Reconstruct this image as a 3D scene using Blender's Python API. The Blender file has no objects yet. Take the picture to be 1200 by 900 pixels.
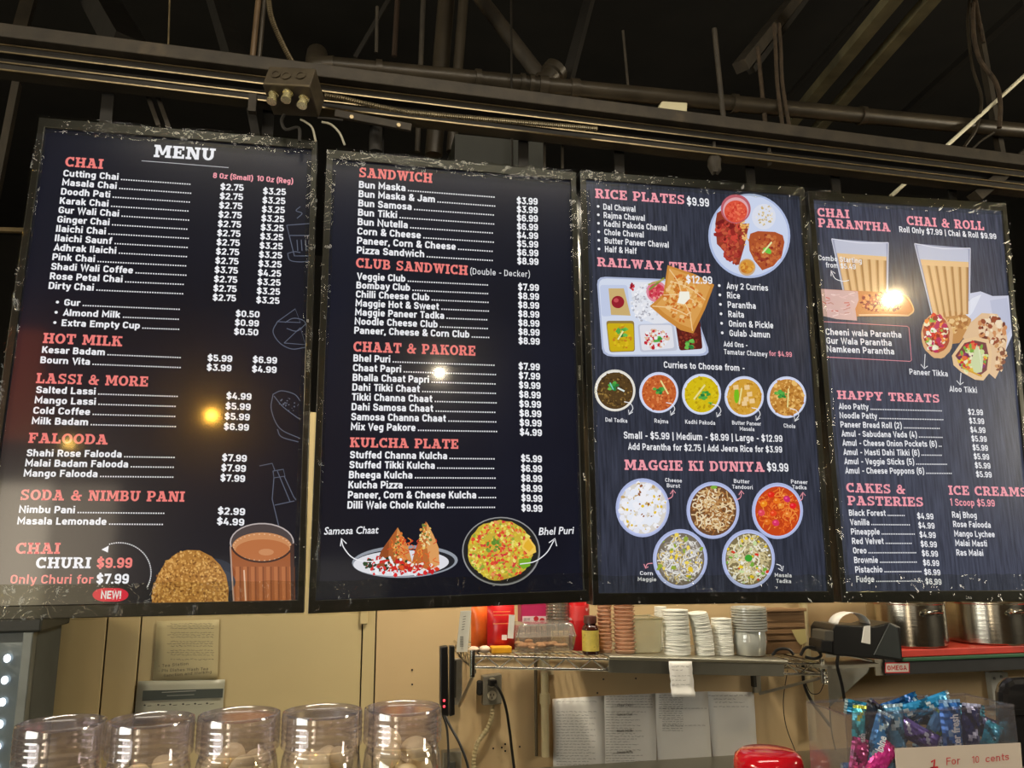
import bpy, bmesh, math, random
from mathutils import Vector, Matrix
SC = bpy.context.scene
COL = SC.collection
PI = math.pi
# ------------------------------------------------------------------ camera
CAM = Vector((.778, -2.095, 1.663)); FPX = 950.0
YAW, PIT, ROL = .2132, .1942, -.0047
def _basis():
    sy, cy = math.sin(YAW), math.cos(YAW); sp, cp = math.sin(PIT), math.cos(PIT)
    f = Vector((sy*cp, cy*cp, sp)); r = Vector((cy, -sy, 0)); u = r.cross(f)
    sr, cr = math.sin(ROL), math.cos(ROL)
    return cr*r+sr*u, -sr*r+cr*u, f
CR, CU, CF = _basis()
cd = bpy.data.cameras.new('camera'); cam = bpy.data.objects.new('camera', cd); COL.objects.link(cam)
cd.sensor_width = 36; cd.lens = FPX/1200*36; cd.clip_start = .02; cd.clip_end = 60
m = Matrix((CR, CU, -CF)).transposed().to_4x4(); m.translation = CAM
cam.matrix_world = m
SC.camera = cam
# a point of the photograph put onto a plane of the room
def ray(px, py): return CF + (px-600)/FPX*CR + (450-py)/FPX*CU
def at_y(px, py, Y=0.0):
    d = ray(px, py); return CAM + d*((Y-CAM.y)/d.y)
def at_z(px, py, Z):
    d = ray(px, py); return CAM + d*((Z-CAM.z)/d.z)
# ------------------------------------------------------------------ world, exposure, lights
w = bpy.data.worlds.new('world'); SC.world = w; w.use_nodes = True
w.node_tree.nodes['Background'].inputs[0].default_value = (.9, .85, .7, 1)
w.node_tree.nodes['Background'].inputs[1].default_value = .028
vs = SC.view_settings
vs.view_transform = 'Standard'; vs.look = 'None'; vs.exposure = 0; vs.gamma = 1; vs.use_curve_mapping = False
SC.cycles.max_bounces = 10; SC.cycles.transparent_max_bounces = 16
SC.cycles.caustics_reflective = False; SC.cycles.caustics_refractive = False
SC.cycles.sample_clamp_indirect = 4
def light(name, kind, loc, power, col, size=.1, rot=(0,0,0), size_y=None, spread=None):
    l = bpy.data.lights.new(name, kind); l.energy = power; l.color = col
    if kind == 'AREA':
        l.size = size
        if size_y: l.shape = 'RECTANGLE'; l.size_y = size_y
        if spread: l.spread = spread
    else: l.shadow_soft_size = size
    o = bpy.data.objects.new(name, l); COL.objects.link(o); o.location = loc; o.rotation_euler = rot
    return o
# kitchen lamp hung above the back shelf; the other area lights are added fills
light('kitchen_light', 'AREA', (1.30, .30, 2.60), 24, (1, .88, .68), .10, (math.radians(12), 0, 0), .10)
light('kitchen_fill_light', 'AREA', (2.2, .25, 2.70), 20, (1, .9, .72), 2.2, (math.radians(8), 0, 0), .12)
light('shop_fill_light', 'AREA', (1.0, -1.35, 3.6), 45, (1, .9, .74), 2.4, (math.radians(6), 0, 0), .5)  # added unseen fill from above, front light for the counter
light('side_fill_light', 'AREA', (6.5, -2.6, 2.5), 78, (1, .9, .72), 1.0, (math.radians(78), 0, math.radians(45)), 1.0)  # added pair of fills beyond both sides, brightening the lower wall
light('side_fill_light', 'AREA', (-4.2, -2.8, 2.5), 12, (1, .93, .8), 1.0, (math.radians(78), 0, math.radians(-52)), 1.0)
aim = lambda a, b: (Vector(b)-Vector(a)).to_track_quat('-Z', 'Y').to_euler()
light('roof_fill_light', 'AREA', (-3.3, -1.3, 2.9), 62, (1, .84, .56), .8, aim((-3.3,-1.3,2.9), (.8,.6,3.5)), .5)  # added pair of unseen fills thrown up onto the steelwork
light('roof_fill_light', 'AREA', (5.9, -1.4, 3.0), 30, (1, .84, .58), .8, aim((5.9,-1.4,3.0), (2.4,.8,3.7)), .5)

# ------------------------------------------------------------------ materials
def lin(c):
    return tuple(((v/255)/12.92 if v/255 <= .04045 else ((v/255+.055)/1.055)**2.4) for v in c)
MATS = {}
def mat(name, rgb, rough=.5, metal=0, var=.12, scale=12, bump=.1, stretch=(1,1,1), spec=.5, emis=None, estr=1, coat=0, blotch=None):
    if name in MATS: return MATS[name]
    M = bpy.data.materials.new(name); M.use_nodes = True; nt = M.node_tree; N = nt.nodes; L = nt.links
    b = N['Principled BSDF']; c = lin(rgb)
    b.inputs['Roughness'].default_value = rough; b.inputs['Metallic'].default_value = metal
    b.inputs['Specular IOR Level'].default_value = spec; b.inputs['Coat Weight'].default_value = coat
    b.inputs['Coat Roughness'].default_value = .06
    tc = N.new('ShaderNodeTexCoord'); mp = N.new('ShaderNodeMapping'); mp.inputs['Scale'].default_value = stretch
    L.new(tc.outputs['Object'], mp.inputs[0])
    nz = N.new('ShaderNodeTexNoise'); nz.inputs['Scale'].default_value = scale; nz.inputs['Detail'].default_value = 5
    L.new(mp.outputs[0], nz.inputs['Vector'])
    rp = N.new('ShaderNodeValToRGB')
    rp.color_ramp.elements[0].position = .3; rp.color_ramp.elements[1].position = .7
    rp.color_ramp.elements[0].color = tuple(max(0, v*(1-var)) for v in c)+(1,)
    rp.color_ramp.elements[1].color = tuple(min(1, v*(1+var)) for v in c)+(1,)
    L.new(nz.outputs['Fac'], rp.inputs[0])
    out = rp.outputs[0]
    if blotch:
        n2 = N.new('ShaderNodeTexNoise'); n2.inputs['Scale'].default_value = blotch[1]; n2.inputs['Detail'].default_value = 8
        L.new(mp.outputs[0], n2.inputs['Vector'])
        r2 = N.new('ShaderNodeValToRGB'); r2.color_ramp.elements[0].position = blotch[2]; r2.color_ramp.elements[1].position = blotch[2]+.12
        L.new(n2.outputs['Fac'], r2.inputs[0])
        mx = N.new('ShaderNodeMix'); mx.data_type = 'RGBA'; L.new(r2.outputs[0], mx.inputs[0]); L.new(out, mx.inputs[6])
        mx.inputs[7].default_value = lin(blotch[0])+(1,); out = mx.outputs[2]
    L.new(out, b.inputs['Base Color'])
    if bump:
        bp = N.new('ShaderNodeBump'); bp.inputs['Strength'].default_value = bump; bp.inputs['Distance'].default_value = .01
        L.new(nz.outputs['Fac'], bp.inputs['Height']); L.new(bp.outputs[0], b.inputs['Normal'])
    if emis:
        b.inputs['Emission Color'].default_value = lin(emis)+(1,); b.inputs['Emission Strength'].default_value = estr
    MATS[name] = M; return M
def clear(name, tint, gloss=.12, rough=.05, alpha=.85, wrinkle=0, scale=30, rim=.35, ramp=.6):
    """thin clear plastic or film: see-through with a glossy skin that grows towards the rims"""
    M = bpy.data.materials.new(name); M.use_nodes = True; nt = M.node_tree; N = nt.nodes; L = nt.links
    for n in list(N): N.remove(n)
    o = N.new('ShaderNodeOutputMaterial')
    t = N.new('ShaderNodeBsdfTransparent'); t.inputs[0].default_value = lin(tint)+(1,)
    df = N.new('ShaderNodeBsdfDiffuse'); df.inputs[0].default_value = lin(tint)+(1,)
    g = N.new('ShaderNodeBsdfGlossy'); g.inputs['Roughness'].default_value = rough
    lw = N.new('ShaderNodeLayerWeight'); lw.inputs['Blend'].default_value = rim
    mr = N.new('ShaderNodeMapRange'); mr.inputs['To Min'].default_value = gloss; mr.inputs['To Max'].default_value = min(1, gloss+ramp)
    L.new(lw.outputs['Facing'], mr.inputs['Value'])
    m0 = N.new('ShaderNodeMixShader'); m0.inputs[0].default_value = 1-alpha; L.new(t.outputs[0], m0.inputs[1]); L.new(df.outputs[0], m0.inputs[2])
    m1 = N.new('ShaderNodeMixShader'); L.new(mr.outputs[0], m1.inputs[0]); L.new(m0.outputs[0], m1.inputs[1]); L.new(g.outputs[0], m1.inputs[2])
    if wrinkle:
        tc = N.new('ShaderNodeTexCoord'); nz = N.new('ShaderNodeTexNoise'); nz.inputs['Scale'].default_value = scale; nz.inputs['Distortion'].default_value = 1.5
        L.new(tc.outputs['Object'], nz.inputs['Vector'])
        bp = N.new('ShaderNodeBump'); bp.inputs['Strength'].default_value = wrinkle; bp.inputs['Distance'].default_value = .02
        L.new(nz.outputs['Fac'], bp.inputs['Height']); L.new(bp.outputs[0], g.inputs['Normal'])
    L.new(m1.outputs[0], o.inputs[0]); MATS[name] = M; return M
def emissive(name, rgb, s):
    M = bpy.data.materials.new(name); M.use_nodes = True; N = M.node_tree.nodes; b = N['Principled BSDF']
    b.inputs['Base Color'].default_value = (.1,.1,.1,1); b.inputs['Emission Color'].default_value = lin(rgb)+(1,); b.inputs['Emission Strength'].default_value = s
    MATS[name] = M; return M
def screen_mat(name, rgb=None, rgb2=None, streak=0):
    """a lit display: the picture gives off light, the glass in front of it is glossy"""
    M = bpy.data.materials.new(name); M.use_nodes = True; N = M.node_tree.nodes; L = M.node_tree.links; b = N['Principled BSDF']
    b.inputs['Base Color'].default_value = (.003, .003, .003, 1); b.inputs['Roughness'].default_value = .22
    b.inputs['Specular IOR Level'].default_value = .32
    b.inputs['Coat Weight'].default_value = .7; b.inputs['Coat Roughness'].default_value = .07
    if rgb is None:
        a = N.new('ShaderNodeAttribute'); a.attribute_name = 'ink'; L.new(a.outputs['Color'], b.inputs['Emission Color'])
        b.inputs['Emission Strength'].default_value = .95
        M.cycles.emission_sampling = 'NONE'
    else:
        tc = N.new('ShaderNodeTexCoord'); mp = N.new('ShaderNodeMapping')
        mp.inputs['Scale'].default_value = (90, 1, 6) if streak else (1.5, 1, 1.2)
        L.new(tc.outputs['Object'], mp.inputs[0]); nz = N.new('ShaderNodeTexNoise'); nz.inputs['Scale'].default_value = 1.6
        nz.inputs['Detail'].default_value = 6; L.new(mp.outputs[0], nz.inputs['Vector'])
        rp = N.new('ShaderNodeValToRGB'); rp.color_ramp.elements[0].position = .3; rp.color_ramp.elements[1].position = .72
        rp.color_ramp.elements[0].color = lin(rgb)+(1,); rp.color_ramp.elements[1].color = lin(rgb2)+(1,)
        L.new(nz.outputs['Fac'], rp.inputs[0]); L.new(rp.outputs[0], b.inputs['Emission Color']); b.inputs['Emission Strength'].default_value = 1
    MATS[name] = M; return M
INK = screen_mat('screen_ink')
PRINT = bpy.data.materials.new('print'); PRINT.use_nodes = True
_a = PRINT.node_tree.nodes.new('ShaderNodeAttribute'); _a.attribute_name = 'ink'
PRINT.node_tree.links.new(_a.outputs['Color'], PRINT.node_tree.nodes['Principled BSDF'].inputs['Base Color'])
PRINT.node_tree.nodes['Principled BSDF'].inputs['Roughness'].default_value = .6
FOIL = bpy.data.materials.new('printed_foil'); FOIL.use_nodes = True
_a = FOIL.node_tree.nodes.new('ShaderNodeAttribute'); _a.attribute_name = 'ink'
FOIL.node_tree.links.new(_a.outputs['Color'], FOIL.node_tree.nodes['Principled BSDF'].inputs['Base Color'])
FOIL.node_tree.nodes['Principled BSDF'].inputs['Roughness'].default_value = .22
FOIL.node_tree.nodes['Principled BSDF'].inputs['Metallic'].default_value = .3

# ------------------------------------------------------------------ mesh helpers
ORG = {}
def org(o): return ORG.get(o.name, Vector((0,0,0))) if o else Vector((0,0,0))
def tag(o, label=None, cat=None, group=None, kind=None):
    if label: o['label'] = label
    if cat: o['category'] = cat
    if group: o['group'] = group
    if kind: o['kind'] = kind
    return o
def thing(name, loc, label, cat, group=None):
    o = bpy.data.objects.new(name, None); COL.objects.link(o); o.location = loc; o.empty_display_size = .05
    ORG[o.name] = Vector(loc); return tag(o, label, cat, group)
def copy_tree(o, delta, label=None, parent=None, group=None):
    c = o.copy(); COL.objects.link(c)
    if parent: c.parent = parent
    else:
        c.location = o.location + Vector(delta)
        if label: c['label'] = label
        if group: c['group'] = group
    for ch in list(o.children): copy_tree(ch, (0,0,0), None, c)
    return c
def frame_of(d):
    d = d.normalized(); a = Vector((0,0,1)) if abs(d.z) < .9 else Vector((1,0,0))
    u = d.cross(a).normalized(); return u, d.cross(u).normalized()
class MB:
    def __init__(s): s.v = []; s.f = []; s.sm = []; s.c = []
    def add(s, vs, fs, smooth=False, col=None):
        n = len(s.v); s.v += [Vector(v) for v in vs]
        for f in fs: s.f.append([i+n for i in f]); s.sm.append(smooth); s.c.append(col)
        return s
    def box(s, c, d, rot=None, col=None, taper=1.0):
        c = Vector(c); x, y, z = [q/2 for q in d]
        vs = [Vector((sx*x*(taper if sz > 0 else 1), sy*y*(taper if sz > 0 else 1), sz*z)) for sz in (-1,1) for sx, sy in ((-1,-1),(1,-1),(1,1),(-1,1))]
        if rot is not None:
            R = rot if isinstance(rot, Matrix) else Matrix.Rotation(rot[2],3,'Z') @ Matrix.Rotation(rot[1],3,'Y') @ Matrix.Rotation(rot[0],3,'X')
            vs = [R @ v for v in vs]
        return s.add([v+c for v in vs], [(3,2,1,0),(4,5,6,7),(0,1,5,4),(1,2,6,5),(2,3,7,6),(3,0,4,7)], False, col)
    def bar(s, a, b, wd, ht, up=(0,0,1), col=None):
        a, b = Vector(a), Vector(b); d = b-a; L = d.length; d.normalize()
        u = d.cross(Vector(up))
        if u.length < 1e-4: u = d.cross(Vector((1,0,0)))
        u.normalize(); v = u.cross(d)
        R = Matrix((d, u, v)).transposed()
        return s.box((a+b)/2, (L, wd, ht), R, col)
    def tube(s, pts, r, seg=10, closed=False, cap=True, col=None):
        pts = [Vector(p) for p in pts]; n = len(pts); vs = []; u = None
        for i, p in enumerate(pts):
            if closed: d = pts[(i+1) % n]-pts[i-1]
            else: d = pts[min(i+1, n-1)]-pts[max(i-1, 0)]
            if d.length < 1e-9: d = Vector((0,0,1))
            d.normalize()
            if u is None: u, _ = frame_of(d)
            u = (u-d*u.dot(d)); u = u.normalized() if u.length > 1e-6 else frame_of(d)[0]
            v = d.cross(u); rr = r[i] if isinstance(r, (list, tuple)) else r
            vs += [p+(u*math.cos(2*PI*k/seg)+v*math.sin(2*PI*k/seg))*rr for k in range(seg)]
        fs = []
        for i in range(n if closed else n-1):
            j = (i+1) % n
            for k in range(seg): fs.append((i*seg+k, i*seg+(k+1) % seg, j*seg+(k+1) % seg, j*seg+k))
        if cap and not closed: fs += [tuple(reversed(range(seg))), tuple(range((n-1)*seg, n*seg))]
        return s.add(vs, fs, True, col)
    def lathe(s, prof, c=(0,0,0), seg=28, axis=None, sx=1, sy=1, col=None):
        c = Vector(c); vs = []; n = len(prof)
        for r, z in prof:
            for k in range(seg):
                a = 2*PI*k/seg; p = Vector((r*math.cos(a)*sx, r*math.sin(a)*sy, z))
                if axis is not None: p = axis @ p
                vs.append(c+p)
        fs = [(i*seg+k, i*seg+(k+1) % seg, (i+1)*seg+(k+1) % seg, (i+1)*seg+k) for i in range(n-1) for k in range(seg)]
        if prof[0][0] > 1e-6 and prof[0][0] < .999e3: pass
        return s.add(vs, fs, True, col)
    def ball(s, c, r, seg=14, rings=8, sc=(1,1,1), rot=None, jit=0, rng=None, col=None):
        vs = []; c = Vector(c)
        for i in range(rings+1):
            th = PI*i/rings
            for k in range(seg):
                a = 2*PI*k/seg; j = 1+(rng.uniform(-jit, jit) if rng and 0 < i < rings else 0)
                p = Vector((math.sin(th)*math.cos(a)*sc[0], math.sin(th)*math.sin(a)*sc[1], math.cos(th)*sc[2]))*r*j
                if rot is not None: p = rot @ p
                vs.append(c+p)
        fs = [(i*seg+k, (i+1)*seg+k, (i+1)*seg+(k+1) % seg, i*seg+(k+1) % seg) for i in range(rings) for k in range(seg)]
        return s.add(vs, fs, True, col)
    def prism(s, poly, depth_vec, col=None, smooth=False):
        """closed outline (3D points) pushed along a vector"""
        n = len(poly); d = Vector(depth_vec); vs = [Vector(p) for p in poly]; vs += [v+d for v in vs]
        fs = [tuple(range(n)), tuple(reversed(range(n, 2*n)))] + [(i, i+n, (i+1) % n+n, (i+1) % n) for i in range(n)]
        return s.add(vs, fs, smooth, col)
    def sheet(s, grid, smooth=True, col=None):
        h, w_ = len(grid), len(grid[0]); vs = [p for row in grid for p in row]
        return s.add(vs, [(i*w_+j, i*w_+j+1, (i+1)*w_+j+1, (i+1)*w_+j) for i in range(h-1) for j in range(w_-1)], smooth, col)
    def build(s, name, material, parent=None, bevel=0, label=None, cat=None, group=None, kind=None, solid=0, origin=None, subdiv=0, fix=True):
        if parent is None:
            if origin is None:
                xs = [v.x for v in s.v]; ys = [v.y for v in s.v]; zs = [v.z for v in s.v]
                origin = Vector(((min(xs)+max(xs))/2, (min(ys)+max(ys))/2, min(zs)))
        else: origin = org(parent)
        me = bpy.data.meshes.new(name); me.from_pydata([v-Vector(origin) for v in s.v], [], s.f)
        me.polygons.foreach_set('use_smooth', s.sm)
        if any(c is not None for c in s.c):
            at = me.color_attributes.new('ink', 'FLOAT_COLOR', 'CORNER'); buf = []
            for p, c in zip(me.polygons, s.c):
                c4 = tuple(lin(c))+(1,) if c is not None else (0,0,0,1)
                for _ in range(p.loop_total): buf.extend(c4)
            at.data.foreach_set('color', buf)
        if fix:
            bm = bmesh.new(); bm.from_mesh(me); bmesh.ops.recalc_face_normals(bm, faces=bm.faces); bm.to_mesh(me); bm.free()
        me.update()
        if any(s.sm): me.set_sharp_from_angle(angle=.75)
        me.materials.append(material)
        o = bpy.data.objects.new(name, me); COL.objects.link(o)
        if parent is None: o.location = origin; ORG[o.name] = Vector(origin)
        else: o.parent = parent; ORG[o.name] = org(parent)
        if bevel:
            md = o.modifiers.new('bevel', 'BEVEL'); md.width = bevel; md.segments = 2; md.limit_method = 'ANGLE'
        if solid:
            md = o.modifiers.new('solid', 'SOLIDIFY'); md.thickness = solid
        if subdiv:
            md = o.modifiers.new('sub', 'SUBSURF'); md.levels = subdiv; md.render_levels = subdiv
        return tag(o, label, cat, group, kind)
def spline(pts, n=6):
    pts = [Vector(p) for p in pts]; out = []
    P = [2*pts[0]-pts[1]]+pts+[2*pts[-1]-pts[-2]]
    for i in range(1, len(P)-2):
        for k in range(n):
            t = k/n; a, b, c, d = P[i-1], P[i], P[i+1], P[i+2]
            out.append(.5*((2*b)+(c-a)*t+(2*a-5*b+4*c-d)*t*t+(3*b-a-3*c+d)*t**3))
    out.append(pts[-1]); return out

# ------------------------------------------------------------------ lettering
_tc = {}
def text_mesh(t, bold=.034):
    k = (t, bold)
    if k not in _tc:
        cu = bpy.data.curves.new('t', 'FONT'); cu.body = t; cu.size = 1; cu.offset = bold; cu.resolution_u = 2; cu.fill_mode = 'FRONT'
        o = bpy.data.objects.new('t', cu); COL.objects.link(o)
        me = bpy.data.meshes.new_from_object(o)
        _tc[k] = ([(v.co.x, v.co.y) for v in me.vertices], [tuple(p.vertices) for p in me.polygons])
        bpy.data.objects.remove(o); bpy.data.curves.remove(cu); bpy.data.meshes.remove(me)
    return _tc[k]
CAPH = max(v[1] for v in text_mesh('H', .0)[0])
def R_(a, b, c, d): return [(a, b), (c, b), (c, d), (a, d)]
def arc(cx, cy, rx, ry, a0, a1, tx, ty, n=10):
    o = []; i_ = []
    for k in range(n+1):
        a = math.radians(a0+(a1-a0)*k/n)
        o.append((cx+rx*math.cos(a), cy+ry*math.sin(a))); i_.append((cx+(rx-tx)*math.cos(a), cy+(ry-ty)*math.sin(a)))
    return [[o[k], o[k+1], i_[k+1], i_[k]] for k in range(n)]
def serif(x0, x1, y): return R_(x0, y, x1, y+1.8)
ST = 2.7
SLAB = {  # width, polygons: an Egyptian slab face, capitals 10 units high
 'A': (11.4, [[(1.5,1),(3.2,1),(6,10),(4,10)], [(4,10),(7,10),(10.2,1),(7.2,1)], R_(3,2.8,8,4.4), serif(0,4.6,0), serif(6,11.4,0), serif(2.6,6.6,8.2)]),
 'B': (9.4, [R_(1,0,3.7,10), R_(0,0,5.5,1.7), R_(0,8.3,5.3,10), R_(3,4.3,5.8,5.8)]+arc(5.3,7.35,3.2,2.65,-90,90,2.4,1.5)+arc(5.5,2.9,3.7,2.9,-90,90,2.6,1.6)),
 'C': (9.6, arc(5.1,5,5.1,5,48,312,2.7,1.8,16)+[R_(7.2,6.4,9,10), R_(7.2,.3,9,2.6)]),
 'D': (10, [R_(1,0,3.7,10), R_(0,0,5,1.7), R_(0,8.3,5,10)]+arc(4.8,5,5,5,-90,90,2.7,1.7,12)),
 'E': (9, [R_(1,0,3.7,10), R_(0,0,8.8,1.7), R_(0,8.3,8.6,10), R_(3,4.2,6.2,5.8), R_(5.2,3.2,6.4,6.8), R_(7.1,0,8.8,3.4), R_(7,6.8,8.6,10)]),
 'F': (8.8, [R_(1,0,3.7,10), R_(0,0,5,1.7), R_(0,8.3,8.6,10), R_(3,4.2,6.2,5.8), R_(5.2,3.2,6.4,6.8), R_(7,6.6,8.6,10)]),
 'G': (10.4, arc(5.1,5,5.1,5,48,312,2.7,1.8,16)+[R_(7.2,6.4,9,10), R_(7,0,9.6,4.6), R_(5.6,3.4,10.4,5)]),
 'H': (11, [R_(1.1,0,3.8,10), R_(7.2,0,9.9,10), R_(3,4.2,8,5.8), serif(0,4.9,0), serif(6.1,11,0), serif(0,4.9,8.2), serif(6.1,11,8.2)]),
 'I': (5.2, [R_(1.25,0,3.95,10), serif(0,5.2,0), serif(0,5.2,8.2)]),
 'K': (10.8, [R_(1.1,0,3.8,10), serif(0,4.9,0), serif(0,4.9,8.2), [(3.4,3.6),(7.2,9),(9,9),(3.4,5.8)], [(4.6,5.8),(6.4,7.2),(10,1),(7,1)], serif(6,10.8,0), serif(6,10.4,8.2)]),
 'L': (8.8, [R_(1.1,0,3.8,10), R_(0,0,8.6,1.7), serif(0,4.9,8.2), R_(6.8,0,8.6,3.8)]),
 'M': (13, [R_(1.1,0,3.2,10), R_(9.4,0,12,10), [(1.4,10),(4.4,10),(7.4,2),(5.6,2)], [(8.6,10),(11,10),(7.2,2),(5.6,2)], serif(0,4.3,0), serif(8.4,13,0), serif(0,4,8.2), serif(9,13,8.2)]),
 'N': (11, [R_(1.2,0,3.2,10), R_(8,0,10,10), [(1.2,10),(4.4,10),(10,0),(7,0)], serif(0,4.4,0), serif(0,4,8.2), serif(6.6,11,8.2)]),
 'O': (10.2, arc(5.1,5,5.1,5,0,360,2.7,1.8,22)),
 'P': (9.2, [R_(1,0,3.7,10), serif(0,4.9,0), R_(0,8.3,5.4,10), R_(3,3.6,5.6,5.2)]+arc(5.4,6.8,3.7,3.2,-90,90,2.5,1.6)),
 'R': (10.4, [R_(1,0,3.7,10), serif(0,4.9,0), R_(0,8.3,5.4,10), R_(3,4,5.6,5.5), [(4.4,4.6),(7,5),(9.6,1),(6.6,1)], serif(6.4,10.4,0)]+arc(5.4,7,3.6,3,-90,90,2.5,1.6)),
 'S': (9, arc(4.5,7.25,3.9,2.75,40,270,2.3,1.7,12)+arc(4.5,2.8,4.1,2.8,-140,90,2.4,1.7,12)+[R_(6.6,6.9,8.2,10), R_(.6,0,2.2,3.2)]),
 'T': (9.4, [R_(3.35,0,6.05,10), R_(0,8.3,9.4,10), serif(2,7.4,0), R_(0,6.4,1.7,10), R_(7.7,6.4,9.4,10)]),
 'U': (10.6, [R_(1.1,3.6,3.8,10), R_(7,3.6,9.3,10), serif(0,4.9,8.2), serif(6,10.6,8.2)]+arc(5.2,3.9,4.1,3.9,180,360,2.7,1.8,12)),
 'W': (14.4, [[(1,10),(3.8,10),(5.9,0),(3.9,0)], [(3.9,0),(5.6,0),(8.2,9),(6.6,9)], [(6.4,10),(9,10),(11,0),(9,0)], [(9,0),(10.8,0),(13.4,9.6),(11.6,9.6)], serif(0,4.8,8.2), serif(5.4,9.4,8.2), serif(10.4,14.4,8.2)]),
 'Y': (10.6, [R_(3.95,0,6.65,4.6), [(1,9.6),(3.8,9.6),(6.6,4),(4,4)], [(7.2,9.6),(9.4,9.6),(6.6,4),(5,4)], serif(2.6,8,0), serif(0,4.8,8.2), serif(5.8,10.6,8.2)]),
 '&': (10.8, arc(4.6,7.4,2.7,2.6,0,360,1.6,1.5,14)+arc(4.2,2.9,4.2,2.9,60,360,2.3,1.7,14)+[[(3,6.4),(5.2,7.2),(10.4,0),(7.4,0)], R_(7.6,4,10.8,5.6), [(8,4.6),(9.6,4.6),(8,1.4),(7,2.4)]]),
 ' ': (5, []),
}
def slab_mesh(t):
    vs, fs, x = [], [], 0
    for ch in t:
        wd, polys = SLAB[ch]
        for p in polys:
            n = len(vs); vs += [(q[0]+x, q[1]) for q in p]; fs.append(tuple(range(n, n+len(p))))
        x += wd+.9
    return vs, fs
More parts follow.
